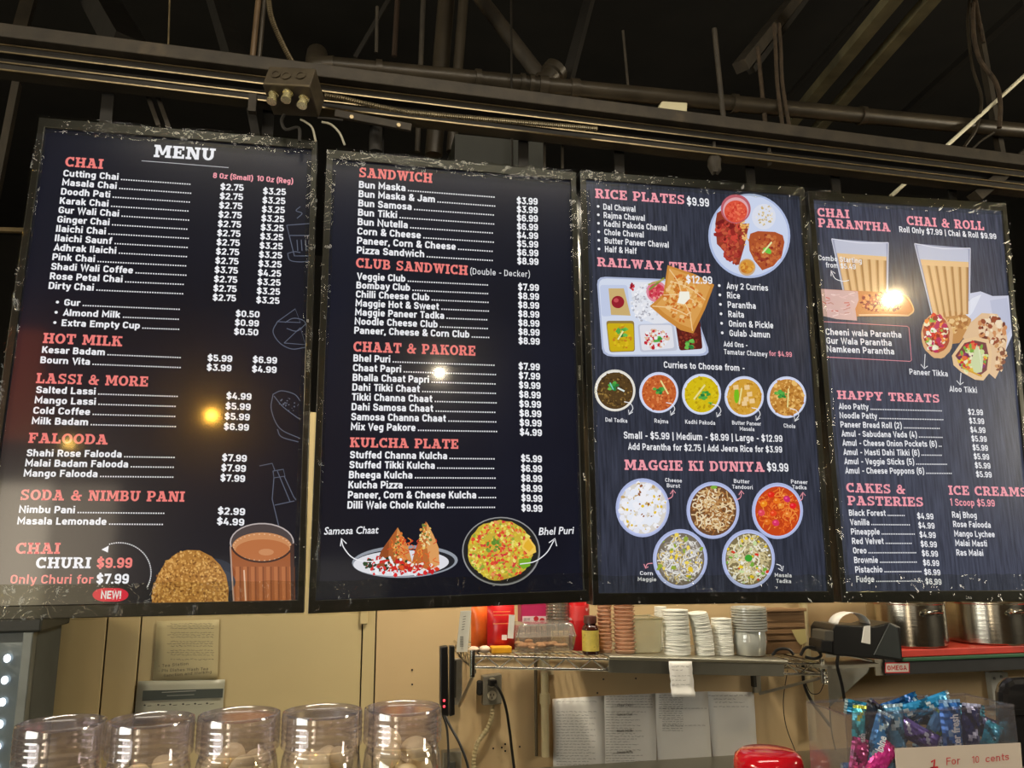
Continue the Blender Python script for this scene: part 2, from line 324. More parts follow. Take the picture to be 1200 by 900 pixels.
# an upright engineered sans drawn with strokes: name -> (advance, [(corner radius, points)]), capitals 7 high, x-height 5.2
def _g(adv, *paths): return (adv, [(p[0], [(p[i], p[i+1]) for i in range(1, len(p), 2)]) for p in paths])
SANS = {
 'a': _g(4.6, (1.2,.8,3.8,.8,4.55,3.25,4.55,3.25,0), (.95,3.25,2.75,.65,2.75,.65,.65,3.25,.65)),
 'b': _g(4.7, (0,.65,0,.65,7.2), (1.35,.65,4.55,3.35,4.55,3.35,.65,.65,.65)),
 'c': _g(4.4, (1.35,3.35,3.7,3.3,4.55,.65,4.55,.65,.65,3.3,.65,3.35,1.5)),
 'd': _g(4.7, (0,3.35,0,3.35,7.2), (1.35,3.35,4.55,.65,4.55,.65,.65,3.35,.65)),
 'e': _g(4.55, (0,.65,2.5,3.3,2.5), (1.35,3.3,2.0,3.3,4.55,.65,4.55,.65,.65,3.2,.65,3.3,1.35)),
 'f': _g(3.0, (1.0,2.8,6.6,1.3,6.6,1.3,0), (0,.1,4.6,2.7,4.6)),
 'g': _g(4.7, (1.35,3.35,4.55,.65,4.55,.65,.85,3.35,.85), (1.3,3.35,5.2,3.35,-1.3,.75,-1.3)),
 'h': _g(4.7, (0,.65,0,.65,7.2), (1.3,.65,3.0,.65,4.55,3.35,4.55,3.35,0)),
 'i': _g(2.0, (0,.65,0,.65,5.2), (0,.65,6.1,.65,7.3)), 'j': _g(2.2, (1.0,.85,5.2,.85,-1.3,-.3,-1.3), (0,.85,6.1,.85,7.3)),
 'k': _g(4.3, (0,.65,0,.65,7.2), (0,.9,1.9,3.3,5.2), (0,1.7,3.0,3.5,0)), 'l': _g(2.0, (0,.65,0,.65,7.2)),
 'm': _g(7.0, (0,.65,0,.65,5.2), (1.1,.65,3.2,.65,4.55,3.15,4.55,3.15,0), (1.1,3.15,3.2,3.15,4.55,5.65,4.55,5.65,0)),
 'n': _g(4.7, (0,.65,0,.65,5.2), (1.3,.65,3.0,.65,4.55,3.35,4.55,3.35,0)),
 'o': _g(4.65, (1.35,2,4.55,3.35,4.55,3.35,.65,.65,.65,.65,4.55,2.1,4.55)),
 'p': _g(4.7, (0,.65,-2,.65,5.2), (1.35,.65,4.55,3.35,4.55,3.35,.65,.65,.65)), 'q': _g(4.7, (0,3.35,-2,3.35,5.2), (1.35,3.35,4.55,.65,4.55,.65,.65,3.35,.65)),
 'r': _g(3.1, (0,.65,0,.65,5.2), (1.1,.65,3.2,.65,4.55,2.8,4.55)),
 's': _g(4.3, (.9,3.1,3.7,3.1,4.55,.65,4.55,.65,2.85,3.2,2.4,3.2,.65,.55,.65,.55,1.5)),
 't': _g(3.0, (1.0,1.2,6.7,1.2,.65,2.7,.65), (0,.1,4.6,2.7,4.6)), 'u': _g(4.7, (1.3,.65,5.2,.65,.65,3.35,.65,3.35,2.2), (0,3.35,5.2,3.35,0)),
 'v': _g(4.3, (0,.4,5.2,2,.4,3.6,5.2)), 'w': _g(6.3, (0,.4,5.2,1.7,.4,3,4.9,4.3,.4,5.6,5.2)), 'x': _g(4.2, (0,.5,0,3.5,5.2), (0,.5,5.2,3.5,0)),
 'y': _g(4.3, (0,.4,5.2,2.05,.6), (.6,3.65,5.2,1.9,-1.2,.7,-1.3)), 'z': _g(4.1, (0,.4,4.6,3.3,4.6,.5,.6,3.5,.6)),
 'A': _g(5.0, (0,.45,0,2.4,6.7,4.35,0), (0,1.2,2.0,3.6,2.0)), 'B': _g(5.1, (0,.65,0,.65,7), (1.2,.65,6.4,3.6,6.4,3.6,3.7,.65,3.7), (1.3,.65,3.6,3.85,3.6,3.85,.6,.65,.6)),
 'C': _g(5.0, (1.6,3.9,5.0,3.85,6.35,.65,6.35,.65,.65,3.85,.65,3.9,2.0)), 'D': _g(5.2, (0,.65,0,.65,7), (1.7,.65,6.4,3.95,6.4,3.95,.6,.65,.6)),
 'E': _g(4.6, (0,4.0,6.4,.65,6.4,.65,.6,4.0,.6), (0,.65,3.6,3.6,3.6)), 'F': _g(4.4, (0,3.9,6.4,.65,6.4,.65,0), (0,.65,3.5,3.5,3.5)),
 'G': _g(5.1, (1.6,3.9,4.9,3.9,6.35,.65,6.35,.65,.65,3.9,.65,3.9,3.4,2.4,3.4)), 'H': _g(5.3, (0,.65,0,.65,7), (0,4.0,0,4.0,7), (0,.65,3.6,4.0,3.6)),
 'I': _g(2.1, (0,.7,0,.7,7)), 'J': _g(4.6, (1.5,3.3,7,3.3,.65,.4,.65,.4,2.2)), 'K': _g(5.0, (0,.65,0,.65,7), (0,.9,2.7,3.9,7), (0,1.9,4.0,4.1,0)),
 'L': _g(4.4, (0,.65,7,.65,.6,3.8,.6)), 'M': _g(6.5, (0,.65,0,.65,6.6,2.95,2.2,5.25,6.6,5.25,0)), 'N': _g(5.8, (0,.65,0,.65,6.6,4.5,.4,4.5,7)),
 'O': _g(5.2, (1.6,2,6.35,3.9,6.35,3.9,.65,.65,.65,.65,6.35,2.1,6.35)), 'P': _g(4.9, (0,.65,0,.65,7), (1.5,.65,6.4,3.8,6.4,3.8,2.9,.65,2.9)),
 'Q': _g(5.2, (1.6,2,6.35,3.9,6.35,3.9,.65,.65,.65,.65,6.35,2.1,6.35), (0,2.6,1.8,4.2,0)), 'R': _g(5.1, (0,.65,0,.65,7), (1.5,.65,6.4,3.8,6.4,3.8,3.1,.65,3.1), (0,2.4,3.0,4.1,0)),
 'S': _g(4.9, (1.25,3.7,4.9,3.7,6.35,.7,6.35,.7,3.7,3.8,3.3,3.8,.65,.6,.65,.6,2.1)), 'T': _g(4.6, (0,2.2,0,2.2,6.4), (0,.1,6.4,4.3,6.4)),
 'U': _g(5.2, (1.6,.65,7,.65,.65,3.9,.65,3.9,7)), 'V': _g(4.9, (0,.45,7,2.35,.4,4.25,7)), 'W': _g(7.2, (0,.45,7,1.9,.4,3.45,6.6,5,.4,6.45,7)),
 'X': _g(4.9, (0,.45,0,4.2,7), (0,.45,7,4.2,0)), 'Y': _g(4.8, (0,.4,7,2.3,3.1,4.2,7), (0,2.3,3.3,2.3,0)), 'Z': _g(4.6, (0,.4,6.4,3.8,6.4,.5,.6,4,.6)),
 '0': _g(5.0, (1.6,2,6.35,3.75,6.35,3.75,.65,.65,.65,.65,6.35,2.1,6.35)), '1': _g(3.6, (0,.5,5.6,2.1,6.5,2.1,0)),
 '2': _g(4.8, (1.3,.65,4.9,.65,6.35,3.6,6.35,3.6,4.1), (0,3.6,4.3,.8,.6,3.9,.6)), '3': _g(4.8, (0,.6,6.4,3.5,6.4,1.9,3.9), (1.3,1.7,3.9,3.65,3.9,3.65,.65,.6,.65,.6,2)),
 '4': _g(4.9, (0,2.3,7,.6,1.9,4.2,1.9), (0,3.1,3.9,3.1,0)), '5': _g(4.8, (0,3.6,6.4,.85,6.4,.75,3.3), (1.3,.75,3.9,3.65,3.9,3.65,.65,.6,.65,.6,1.9)),
 '6': _g(4.9, (1.4,3.6,5.2,3.6,6.35,.65,6.35,.65,.65,3.7,.65,3.7,4.0,.65,4.0)), '7': _g(4.5, (0,.6,5.4,.6,6.4,3.6,6.4,1.6,0)),
 '8': _g(4.9, (1.15,2,6.4,3.55,6.4,3.55,3.7,.8,3.7,.8,6.4,2.1,6.4), (1.3,2,3.6,3.7,3.6,3.7,.6,.65,.6,.65,3.6,2.1,3.6)), '9': _g(4.9, (1.4,.8,1.8,.8,.65,3.75,.65,3.75,6.35,.7,6.35,.7,3.0,3.75,3.0)),
 '$': _g(5.0, (1.25,3.7,4.9,3.7,6.1,.7,6.1,.7,3.8,3.8,3.3,3.8,.9,.6,.9,.6,2.1), (0,2.2,-.7,2.2,7.8)),
 '.': _g(1.9, (0,.75,0,.75,1.3)), ',': _g(1.9, (0,.9,1.2,.5,-1.1)), '-': _g(3.4, (0,.5,2.9,2.9,2.9)), '|': _g(2.3, (0,.9,-1,.9,7.4)), '!': _g(2.1, (0,.8,2.0,.8,7), (0,.8,0,.8,1.2)),
 '(': _g(2.7, (0,2.2,7.8,1.1,5.8,.8,3,1.1,.4,2.2,-1.4)), ')': _g(2.7, (0,.4,7.8,1.5,5.8,1.8,3,1.5,.4,.4,-1.4)), "'": _g(1.6, (0,.6,5.4,.6,7)),
 '&': _g(5.3, (1.0,4.6,0,1.0,4.4,1.0,6.4,3.3,6.4,3.3,4.7,.65,2.6,.65,.65,3.0,.65,4.2,2.0,4.4,3.4)), ' ': _g(2.3),
}
def round_path(r, P):
    if r <= 0 or len(P) < 3: return P
    out = [P[0]]
    for i in range(1, len(P)-1):
        a, b, c = Vector(P[i-1]), Vector(P[i]), Vector(P[i+1]); la, lc = (a-b).length, (c-b).length
        # a corner shared by two curves may use at most half of each side
        q = min(r, la*(.5 if i > 1 else 1)*.999, lc*(.5 if i < len(P)-2 else 1)*.999)
        s, e = b+(a-b)*(q/la), b+(c-b)*(q/lc)
        for k in range(5):
            t = k/4; out.append(tuple((s*(1-t)+b*t)*(1-t)+(b*(1-t)+e*t)*t)) if q < .3 else out.append(tuple(((s*(1-t)**3)+(s+(b-s)*.56)*3*t*(1-t)**2+(e+(b-e)*.56)*3*t*t*(1-t)+e*t**3)))
    out.append(P[-1]); return out
_sc = {}
def sans_mesh(t, hw=.6):
    key = (t, hw)
    if key in _sc: return _sc[key]
    vs, fs, x = [], [], 0
    for ch in t:
        adv, paths = SANS.get(ch, SANS[' '])
        for r, P in paths:
            P = round_path(r, P); Q = [Vector(P[0])]
            for p in P[1:]:
                if (Vector(p)-Q[-1]).length > .02: Q.append(Vector(p))
            n0 = len(vs); n = len(Q)
            for i, p in enumerate(Q):
                d0 = (Q[i]-Q[i-1]).normalized() if i else (Q[1]-Q[0]).normalized()
                d1 = (Q[i+1]-Q[i]).normalized() if i < n-1 else d0
                m_ = d0+d1
                if m_.length < .2: m_ = d1
                m_.normalize(); nr = Vector((-m_.y, m_.x)); k = hw/max(.45, nr.dot(Vector((-d1.y, d1.x))))
                vs += [(p.x+nr.x*k+x, p.y+nr.y*k), (p.x-nr.x*k+x, p.y-nr.y*k)]
            fs += [(n0+2*i, n0+2*i+1, n0+2*i+3, n0+2*i+2) for i in range(n-1)]
        x += adv+.18
    _sc[key] = (vs, fs); return _sc[key]
WT = {.034: .72, .018: .56, .012: .52, .01: .5, .008: .5, .004: .36, .006: .36, .05: .7}
class Ink:
    """flat print on a display or sheet lying in a plane y = Y; takes photograph points and keeps each layer a hair proud"""
    def __init__(s, base=.0004, Y=0.0, seed=1): s.m = MB(); s.k = 0; s.base = base; s.Y = Y; s.rng = random.Random(seed); s.auto = None
    def P(s, px, py): return at_y(px, py, s.Y)
    def off(s): s.k += 1; return Vector((0, -(s.base+s.k*4e-6), 0))
    def poly(s, pts, col):
        o = s.off(); s.m.add([s.P(*p)+o for p in pts], [tuple(range(len(pts)))], False, col); return s
    def ell(s, cx, cy, rx, ry, col, n=28, jit=0, rot=0):
        pts = []
        for k in range(n):
            a = 2*PI*k/n; j = 1+s.rng.uniform(-jit, jit); x, y = rx*math.cos(a)*j, ry*math.sin(a)*j
            pts.append((cx+x*math.cos(rot)-y*math.sin(rot), cy+x*math.sin(rot)+y*math.cos(rot)))
        return s.poly(pts, col)
    def ring(s, cx, cy, rx, ry, wd, col, n=30, a0=0, a1=360):
        return s.stroke([(cx+rx*math.cos(math.radians(a0+(a1-a0)*k/n)), cy+ry*math.sin(math.radians(a0+(a1-a0)*k/n))) for k in range(n+1)], wd, col)
    def stroke(s, pts, wd, col):
        o = s.off(); W = [s.P(*p)+o for p in pts]; hw = wd*.00115; vs = []
        for i, p in enumerate(W):
            d = W[min(i+1, len(W)-1)]-W[max(i-1, 0)]
            d = d.normalized() if d.length > 1e-9 else Vector((1,0,0)); nrm = Vector((-d.z, 0, d.x))
            vs += [p+nrm*hw, p-nrm*hw]
        s.m.add(vs, [(2*i, 2*i+1, 2*i+3, 2*i+2) for i in range(len(W)-1)], False, col); return s
    def curve(s, pts, wd, col, n=6):
        return s.stroke([(p.x, p.y) for p in spline([(x, y, 0) for x, y in pts], n)], wd, col)
    def specks(s, cx, cy, rx, ry, cols, n, sz, inner=1.0):
        for _ in range(n):
            a = s.rng.uniform(0, 2*PI); r = math.sqrt(s.rng.random())*inner; q = sz*s.rng.uniform(.5, 1.3)
            s.ell(cx+rx*r*math.cos(a), cy+ry*r*math.sin(a), q, q*s.rng.uniform(.5, 1), s.rng.choice(cols), 6, .2, s.rng.uniform(0, PI))
    def noodles(s, cx, cy, rx, ry, cols, n, wd=1.3):
        for _ in range(n):
            a = s.rng.uniform(0, 2*PI); r = math.sqrt(s.rng.random())*.85; x, y = cx+rx*r*math.cos(a), cy+ry*r*math.sin(a)
            h = s.rng.uniform(0, 2*PI); pts = []; turn = s.rng.uniform(-.9, .9)
            for k in range(6):
                pts.append((x, y)); h += turn+s.rng.uniform(-.4, .4); x += 2.4*math.cos(h); y += 2.4*math.sin(h)
                if ((x-cx)/rx)**2+((y-cy)/ry)**2 > .95: break
            if len(pts) > 2: s.stroke(pts, wd, s.rng.choice(cols))
    def text(s, t, p0, p1, cap, col, bold=.034, fit=True, xs=None, slab=False, shear=0, hand=False):
        """t from photograph point p0 to p1 along the baseline, capitals cap pixels high"""
        A, B = s.P(*p0), s.P(*p1); H = (s.P(p0[0], p0[1]-cap)-A).length
        vs, fs = slab_mesh(t) if slab else text_mesh(t, bold) if hand else sans_mesh(t, WT.get(bold, .55))
        if not vs: return A
        sy = H/10 if slab else H/CAPH if hand else H/7
        x0 = min(v[0] for v in vs); x1 = max(v[0] for v in vs)
        sx = (B-A).length/(x1-x0) if fit else xs*sy
        d = (B-A).normalized(); o = s.off()
        s.m.add([A+d*((x-x0)*sx)+Vector((0,0,1))*(y*sy)+d*(y*sy*shear)+o for x, y in vs], fs, False, col)
        if s.auto: s.flush()
        return A+d*((x1-x0)*sx)
    def flush(s):
        if s.m.v: s.m.build(s.auto[0], s.auto[2] if len(s.auto) > 2 else INK, s.auto[1], fix=False)
        s.m = MB()
    def dots(s, A, B, step, sz, col):
        d = B-A; L = d.length; n = int(L/step); d.normalize(); o = s.off()
        for k in range(n):
            p = A+d*(step*(k+.7))+o+Vector((0,0,sz*.1))
            s.m.add([p, p+d*sz, p+d*sz+Vector((0,0,sz)), p+Vector((0,0,sz))], [(0,1,2,3)], False, col)
    def build(s, name, parent, material=None, label=None, kind=None):
        if not s.m.v: return None
        return s.m.build(name, material or INK, parent, label=label, kind=kind, fix=False)
WH = (240, 240, 244); PK = (240, 128, 122); PK2 = (244, 158, 170)
def lerp(a, b, t): return (a[0]+(b[0]-a[0])*t, a[1]+(b[1]-a[1])*t)
def section(parent, Y, head, hp0, hp1, hcap, items, i0, i1, cap, ref, dots0=None, dots1=None, prices=None, pr0=None, pr1=None, dotends=None, hcol=PK, bullets=None, slabhead=True, seed=1):
    """a heading, its lines between two measured baselines, dot leaders and a price column"""
    if head:
        k = Ink(Y=Y); k.text(head, hp0, hp1, hcap, hcol, slab=slabhead); k.build('heading_lettering', parent)
    k = Ink(Y=Y); n = len(items); name_ = ('item_lettering', parent)
    def at(t, a, b):
        A, B = k.P(*a), k.P(*b); return A+(B-A)*t
    ri, rx = ref                      # reference line gives the width of the face
    A, B = k.P(*i0), k.P(*i1); H = (k.P(i0[0], i0[1]-cap)-A).length; sy = H/7
    vs, _ = sans_mesh(items[ri], WT[.034]); wdt = max(v[0] for v in vs)-min(v[0] for v in vs)
    S = at(ri/max(1, n-1), i0, i1); py = i0[1]+(i1[1]-i0[1])*ri/max(1, n-1)
    sx = abs(k.P(rx, py).x-S.x)/wdt
    if dots0: dirn = (k.P(*dots0)-A)
    elif pr0: dirn = (k.P(pr0[0], pr0[1])-A)
    else: dirn = Vector((1,0,0))
    dirn.y = 0; dirn = Vector((1, 0, dirn.z/dirn.x)).normalized()
    for i, t in enumerate(items):
        tt = i/max(1, n-1); P = A+(B-A)*tt; vs, fs = sans_mesh(t, WT[.034]); x0 = min(v[0] for v in vs); o = k.off()
        k.m.add([P+dirn*((x-x0)*sx)+Vector((0,0,y*sy))+o for x, y in vs], fs, False, WH)
        end = P+dirn*((max(v[0] for v in vs)-x0)*sx)
        if bullets:
            ba = at(tt, bullets[0], bullets[1]); r = H*.22
            k.m.add([ba+Vector((math.cos(q*PI/5)*r, 0, math.sin(q*PI/5)*r+H*.45))+o for q in range(10)], [tuple(range(10))], False, WH)
        if dots0:
            de = at(tt, dots0, dots1)
            if dotends: de = Vector((k.P(dotends[i], py).x, de.y, de.z))
            L = de.x-end.x
            if L > .004: k.dots(end+dirn*.002, end+dirn*L, H*.335, H*.19, WH)
        k.auto = name_; k.flush()
    if prices:
        cols = prices if isinstance(prices[0], (list, tuple)) else [prices]
        p0s = pr0 if isinstance(pr0[0], (list, tuple)) else [pr0]; p1s = pr1 if isinstance(pr1[0], (list, tuple)) else [pr1]
        for pl, a, b in zip(cols, p0s, p1s):
            k = Ink(Y=Y); k.auto = ('price_lettering', parent)
            for i, t in enumerate(pl):
                tt = i/max(1, len(pl)-1); p = lerp(a, b, tt); wq = a[2]+(b[2]-a[2])*tt
                k.text(t, (p[0], p[1]), (p[0]+wq, p[1]+wq*.045), cap*.98, WH)

# ------------------------------------------------------------------ the room
BLK = mat('black_painted_roof', (22, 20, 15), .9, var=.4, scale=3, bump=.3)
def struct(mb, name, m_, parent=None, **k): return mb.build(name, m_, parent, kind=None if parent else 'structure', **k)
WY = 1.0
struct(MB().box((1, -1.2, -.05), (12, 16, .1)), 'floor', mat('brown_floor_tile', (92, 80, 66), .45, scale=4))
struct(MB().box((1, -1.2, 4.85), (12, 16, .1)), 'ceiling', BLK)
struct(MB().box((-4.95, -1.2, 2.4), (.1, 16, 4.8)), 'wall_left', BLK)
struct(MB().box((6.95, -1.2, 2.4), (.1, 16, 4.8)), 'wall_right', BLK)
struct(MB().box((1, 6.75, 2.4), (12, .1, 4.8)), 'wall_far', BLK)
wf = struct(MB().box((1, -9.15, 2.4), (12, .1, 4.8)), 'wall_front', mat('shop_front_wall', (120, 96, 70), .8))
# beige kitchen wall, faced with boards that butt at dark joints
beige = mat('beige_wall_paint', (184, 166, 122), .55, var=.05, scale=2.5, bump=.03, blotch=((150, 132, 94), 5, .66))
beige2 = mat('warm_beige_wall_paint', (190, 164, 122), .55, var=.05, scale=3, bump=.05, blotch=((158, 136, 98), 7, .68))
wb = struct(MB().box((1.6, WY+.07, 1.075), (5.6, .1, 2.15)), 'wall_back', mat('dark_joint', (32, 28, 22), .9))
xs = [-1.2] + [at_y(p, 760, WY).x for p in (123, 163, 424, 440)] + [4.4]
for i in range(5):
    g0, g1 = (.002, .002)
    struct(MB().box(((xs[i]+xs[i+1])/2, WY+.01, 1.075), (xs[i+1]-xs[i]-.005, .02, 2.15)), 'panel', beige2 if i == 4 else beige, wb, bevel=.002)
xj = xs[3]
struct(MB().box((xj+.004, WY-.006, 1.66), (.026, .014, .56)), 'joint_cover', beige, wb, bevel=.002)
# little holes and screws left in the wall
hm = MB()
for px, py in ((483, 785), (483, 802), (588, 876), (592, 872), (609, 875), (707, 796), (745, 795), (592, 880), (578, 877), (700, 812)):
    p = at_y(px, py, WY-.001); hm.lathe([(0, 0), (.0035, 0), (.0035, .002)], p, 8, Matrix.Rotation(PI/2, 3, 'X'))
hm.build('screw_holes', mat('hole_dark', (40, 34, 26)), wb)
# storefront window and an orange lit panel at the far front of the shop (seen only as reflections)
def window(name, cx, w_, z0, z1, panes, fm='window_frame'):
    k = MB()
    for z in (z0, z1): k.box((cx, -9.05, z), (w_, .08, .06))
    for x in (cx-w_/2, cx, cx+w_/2): k.box((x, -9.05, (z0+z1)/2), (.06, .08, z1-z0))
    o = struct(k, name, mat('window_frame', (60, 58, 55), .4))
    for i, m_ in enumerate(panes): struct(MB().box((cx+(i-.5)*w_/2, -9.07, (z0+z1)/2), (w_/2-.06, .02, z1-z0)), 'pane', m_, o)
window('window_1', -2.62, 1.5, .3, 2.45, [emissive('daylight_pane', (255, 236, 205), 9.0), emissive('soft_daylight_pane', (244, 222, 190), 3.6)])
window('window_2', .3, 2.4, .2, 1.5, [emissive('dim_daylight_pane', (230, 220, 200), .8), MATS['dim_daylight_pane']])
k = MB()
for z in (.75, 3.05): k.box((-4.88, -4.9, z), (.06, 4.9, .06))
for y in (-7.3, -4.9, -2.5): k.box((-4.88, y, 1.9), (.06, .06, 2.3))
wn = struct(k, 'window_3', MATS['window_frame'])
for y in (-6.1, -3.7): struct(MB().box((-4.895, y, 1.9), (.02, 2.34, 2.24)), 'pane', MATS.get('bright_pane') or emissive('bright_pane', (250, 250, 240), 7.0), wn)

# ------------------------------------------------------------------ the four displays
QUADS = [[(47,139),(372,166),(356,718),(-37,727)], [(383,176),(674,203),(690,705),(361,719)],
         [(679,201),(941,221),(976,706),(694,709)], [(945,225),(1177,239),(1219,704),(985,706)]]
LAB = ['large menu display at far left with hot drinks list and a glass of chai',
       'menu display second from left with sandwich, chaat and kulcha lists',
       'menu display third from left with rice plates, thali tray and noodle bowls',
       'menu display at far right with chai glasses, wraps and ice cream list']
BEZ = mat('black_display_bezel', (12, 12, 12), .35, var=.2, bump=.02, coat=.2)
CASE = mat('black_display_casing', (14, 14, 14), .5)
PANELS = [screen_mat('navy_black_picture', (13, 14, 24), (21, 23, 36)), screen_mat('navy_picture', (11, 13, 25), (18, 22, 38)),
          screen_mat('navy_slate_picture', (34, 37, 48), (60, 64, 80), 1), screen_mat('slate_picture', (46, 49, 62), (76, 80, 98), 1)]
FILM = clear('cling_film', (235, 235, 225), gloss=.014, rough=.08, alpha=.998, wrinkle=.9, scale=13, rim=.15, ramp=.2)
displays, panels = [], []
INS = (.017, .015, .026, .030)     # bezel width left, right, top, bottom
for i, q in enumerate(QUADS):
    TL, TR, BR, BL = [at_y(a, b, 0) for a, b in q]
    root = thing('menu_display', ((BL.x+BR.x)/2, .02, min(BL.z, BR.z)), LAB[i], 'display', 'menu displays in a row')
    ORG[root.name] = Vector(root.location)
    def q4(u, v): return (BL*(1-u)+BR*u)*(1-v)+(TL*(1-u)+TR*u)*v
    W_, H_ = (BR-BL).length, (TL-BL).length
    l, r, t, b = INS[0]/W_, INS[1]/W_, INS[2]/H_, INS[3]/H_
    o4 = [q4(0,0), q4(1,0), q4(1,1), q4(0,1)]; i4 = [q4(l,b), q4(1-r,b), q4(1-r,1-t), q4(l,1-t)]
    MB().prism([p+Vector((0,.006,0)) for p in o4], (0,.045,0)).build('back_casing', CASE, root)
    fr = MB()
    F = Vector((0,-.007,0)); Bk = Vector((0,.006,0))
    vs = [p+F for p in o4]+[p+F for p in i4]+[p+Bk for p in o4]+[p+Bk for p in i4]
    fs = []
    for k in range(4):
        j = (k+1) % 4; fs += [(k, j, 4+j, 4+k), (8+k, 12+k, 12+j, 8+j), (k, 8+k, 8+j, j), (4+k, 4+j, 12+j, 12+k)]
    fr.add(vs, fs).build('bezel', BEZ, root, bevel=.0015)
    pan = MB().prism([p for p in i4], (0,.005,0)).build('display_panel', PANELS[i], root)
    # crinkled film wrapped round the edges
    rng = random.Random(30+i); fm = MB()
    def strip(u0, u1, v0, v1, nu, nv):
        g = []
        for a in range(nv+1):
            row = []
            for c in range(nu+1):
                u = u0+(u1-u0)*c/nu; v = v0+(v1-v0)*a/nv
                row.append(q4(u, v)+Vector((rng.uniform(-.0015,.0015), -.0085-rng.random()*.007, rng.uniform(-.002,.002))))
            g.append(row)
        fm.sheet(g, True)
    strip(.0, 1.0, 1-.036, 1.002, 34, 4); strip(0, 1, -.002, .062, 34, 4)
    strip(-.004, .035, .05, .95, 3, 30); strip(.965, 1.004, .05, .95, 3, 30)
    fm.build('cling_film', FILM, root, fix=False)
    # hanger lugs up to the beam
    for u in (.2, .8):
        p = q4(u, 1)
        MB().box((p.x, .056, p.z+.02), (.03, .006, .19)).build('hanger_strap', mat('dark_strap', (26, 24, 20), .6, .3), root)
    displays.append(root); panels.append(pan)
def small_word(i, px, py, hgt):
    k = Ink(base=.0078); vs, fs = text_mesh('SAMSUNG', .01)
    A, B = k.P(px, py), k.P(px, py-hgt); L = (B-A).length; wt = max(v[0] for v in vs); sc = L/wt
    k.m.add([A+Vector((y*sc*-1, 0, x*sc))+k.off() for x, y in vs], fs, False, (150, 150, 150)); k.build('maker_lettering', displays[i], PRINT)
small_word(0, 363, 437, 26); small_word(1, 679.5, 446, 17); small_word(2, 958, 454, 15); 

# ---- display 1
P1 = panels[0]
k = Ink(); k.text('MENU', (180,184), (252,188.5), 14.5, WH, slab=True); k.stroke([(166,188.5),(200,191),(268,196.5)], .7, (200,200,205)); k.build('heading_lettering', P1, label='white slab letters reading MENU over a thin line')
k = Ink(); k.auto = ('size_lettering', P1); k.text('8 Oz (Small)', (249.5,208.5), (296.5,212), 6.2, PK2); k.text('10 Oz (Reg)', (301,212), (343.5,215.5), 6.2, PK2); k.build('size_lettering', P1)
section(P1, 0, 'CHAI', (76,195), (120.5,198), 11.5, ['Cutting Chai','Masala Chai','Doodh Pati','Karak Chai','Gur Wali Chai','Ginger Chai','Ilaichi Chai','Ilaichi Saunf','Adhrak Ilaichi','Pink Chai','Shadi Wali Coffee','Rose Petal Chai','Dirty Chai'],
  (74,206.5), (56.7,338.5), 7.6, (10,156), (225,217), (216,347.5), [['$2.75']*9+['$3.75']+['$2.75']*3, ['$3.25']*9+['$4.25']+['$3.25']*3], [(258,222.5,27.5),(308,227.5,27)], [(249,352,27.5),(300,355,27.5)])
section(P1, 0, None, 0, 0, 0, ['Gur','Almond Milk','Extra Empty Cup'], (75,358), (72,382), 7.6, (2,164), (212,363.5), (210,388), ['$0.50','$0.99','$0.50'], (276,371,28), (274,392,28.5), bullets=((67,357.5),(64,381.5)))
section(P1, 0, 'HOT MILK', (50,402), (143,406), 12, ['Kesar Badam','Bourn Vita'], (49,413.5), (47,425.5), 7.8, (0,123), (212,420), (211,432), [['$5.99','$3.99'],['$6.99','$4.99']], [(243,423,29),(296,425,28.5)], [(242,434,29),(295,436,29)])
section(P1, 0, 'LASSI & MORE', (42,449), (173,453), 12, ['Salted Lassi','Mango Lassi','Cold Coffee','Milk Badam'], (42,460.5), (37,497), 8, (0,112), (208,465.5), (206,501), ['$4.99','$5.99','$5.99','$6.99'], (265,467.5,29.5), (262,503.5,29.5))
section(P1, 0, 'FALOODA', (33,519), (126,521), 12, ['Shahi Rose Falooda','Malai Badam Falooda','Mango Falooda'], (31,534.6), (27.5,558.5), 8.2, (0,142.5), (204,537), (203,560.5), ['$7.99','$7.99','$7.99'], (260,540,29), (258,563.7,29))
section(P1, 0, 'SODA & NIMBU PANI', (24,586), (216,588), 12.5, ['Nimbu Pani','Masala Lemonade'], (22,601), (20,614.5), 8.4, (1,124.6), (194,602.5), (193,614.7), ['$2.99','$4.99'], (255,602.5,32), (254,614.7,32))
k = Ink(); k.auto = ('offer_lettering', P1); k.text('CHAI', (18,649), (70,649), 13, PK, slab=True); k.text('CHURI', (41.6,666), (106,666), 13, WH, slab=True); k.text('$9.99', (113,665.5), (154.5,665.5), 12, PK)
k.text('Only Churi for', (12,684), (109,684), 10.5, PK, .018); k.text('$7.99', (112.6,684), (150.5,684), 11.5, WH)

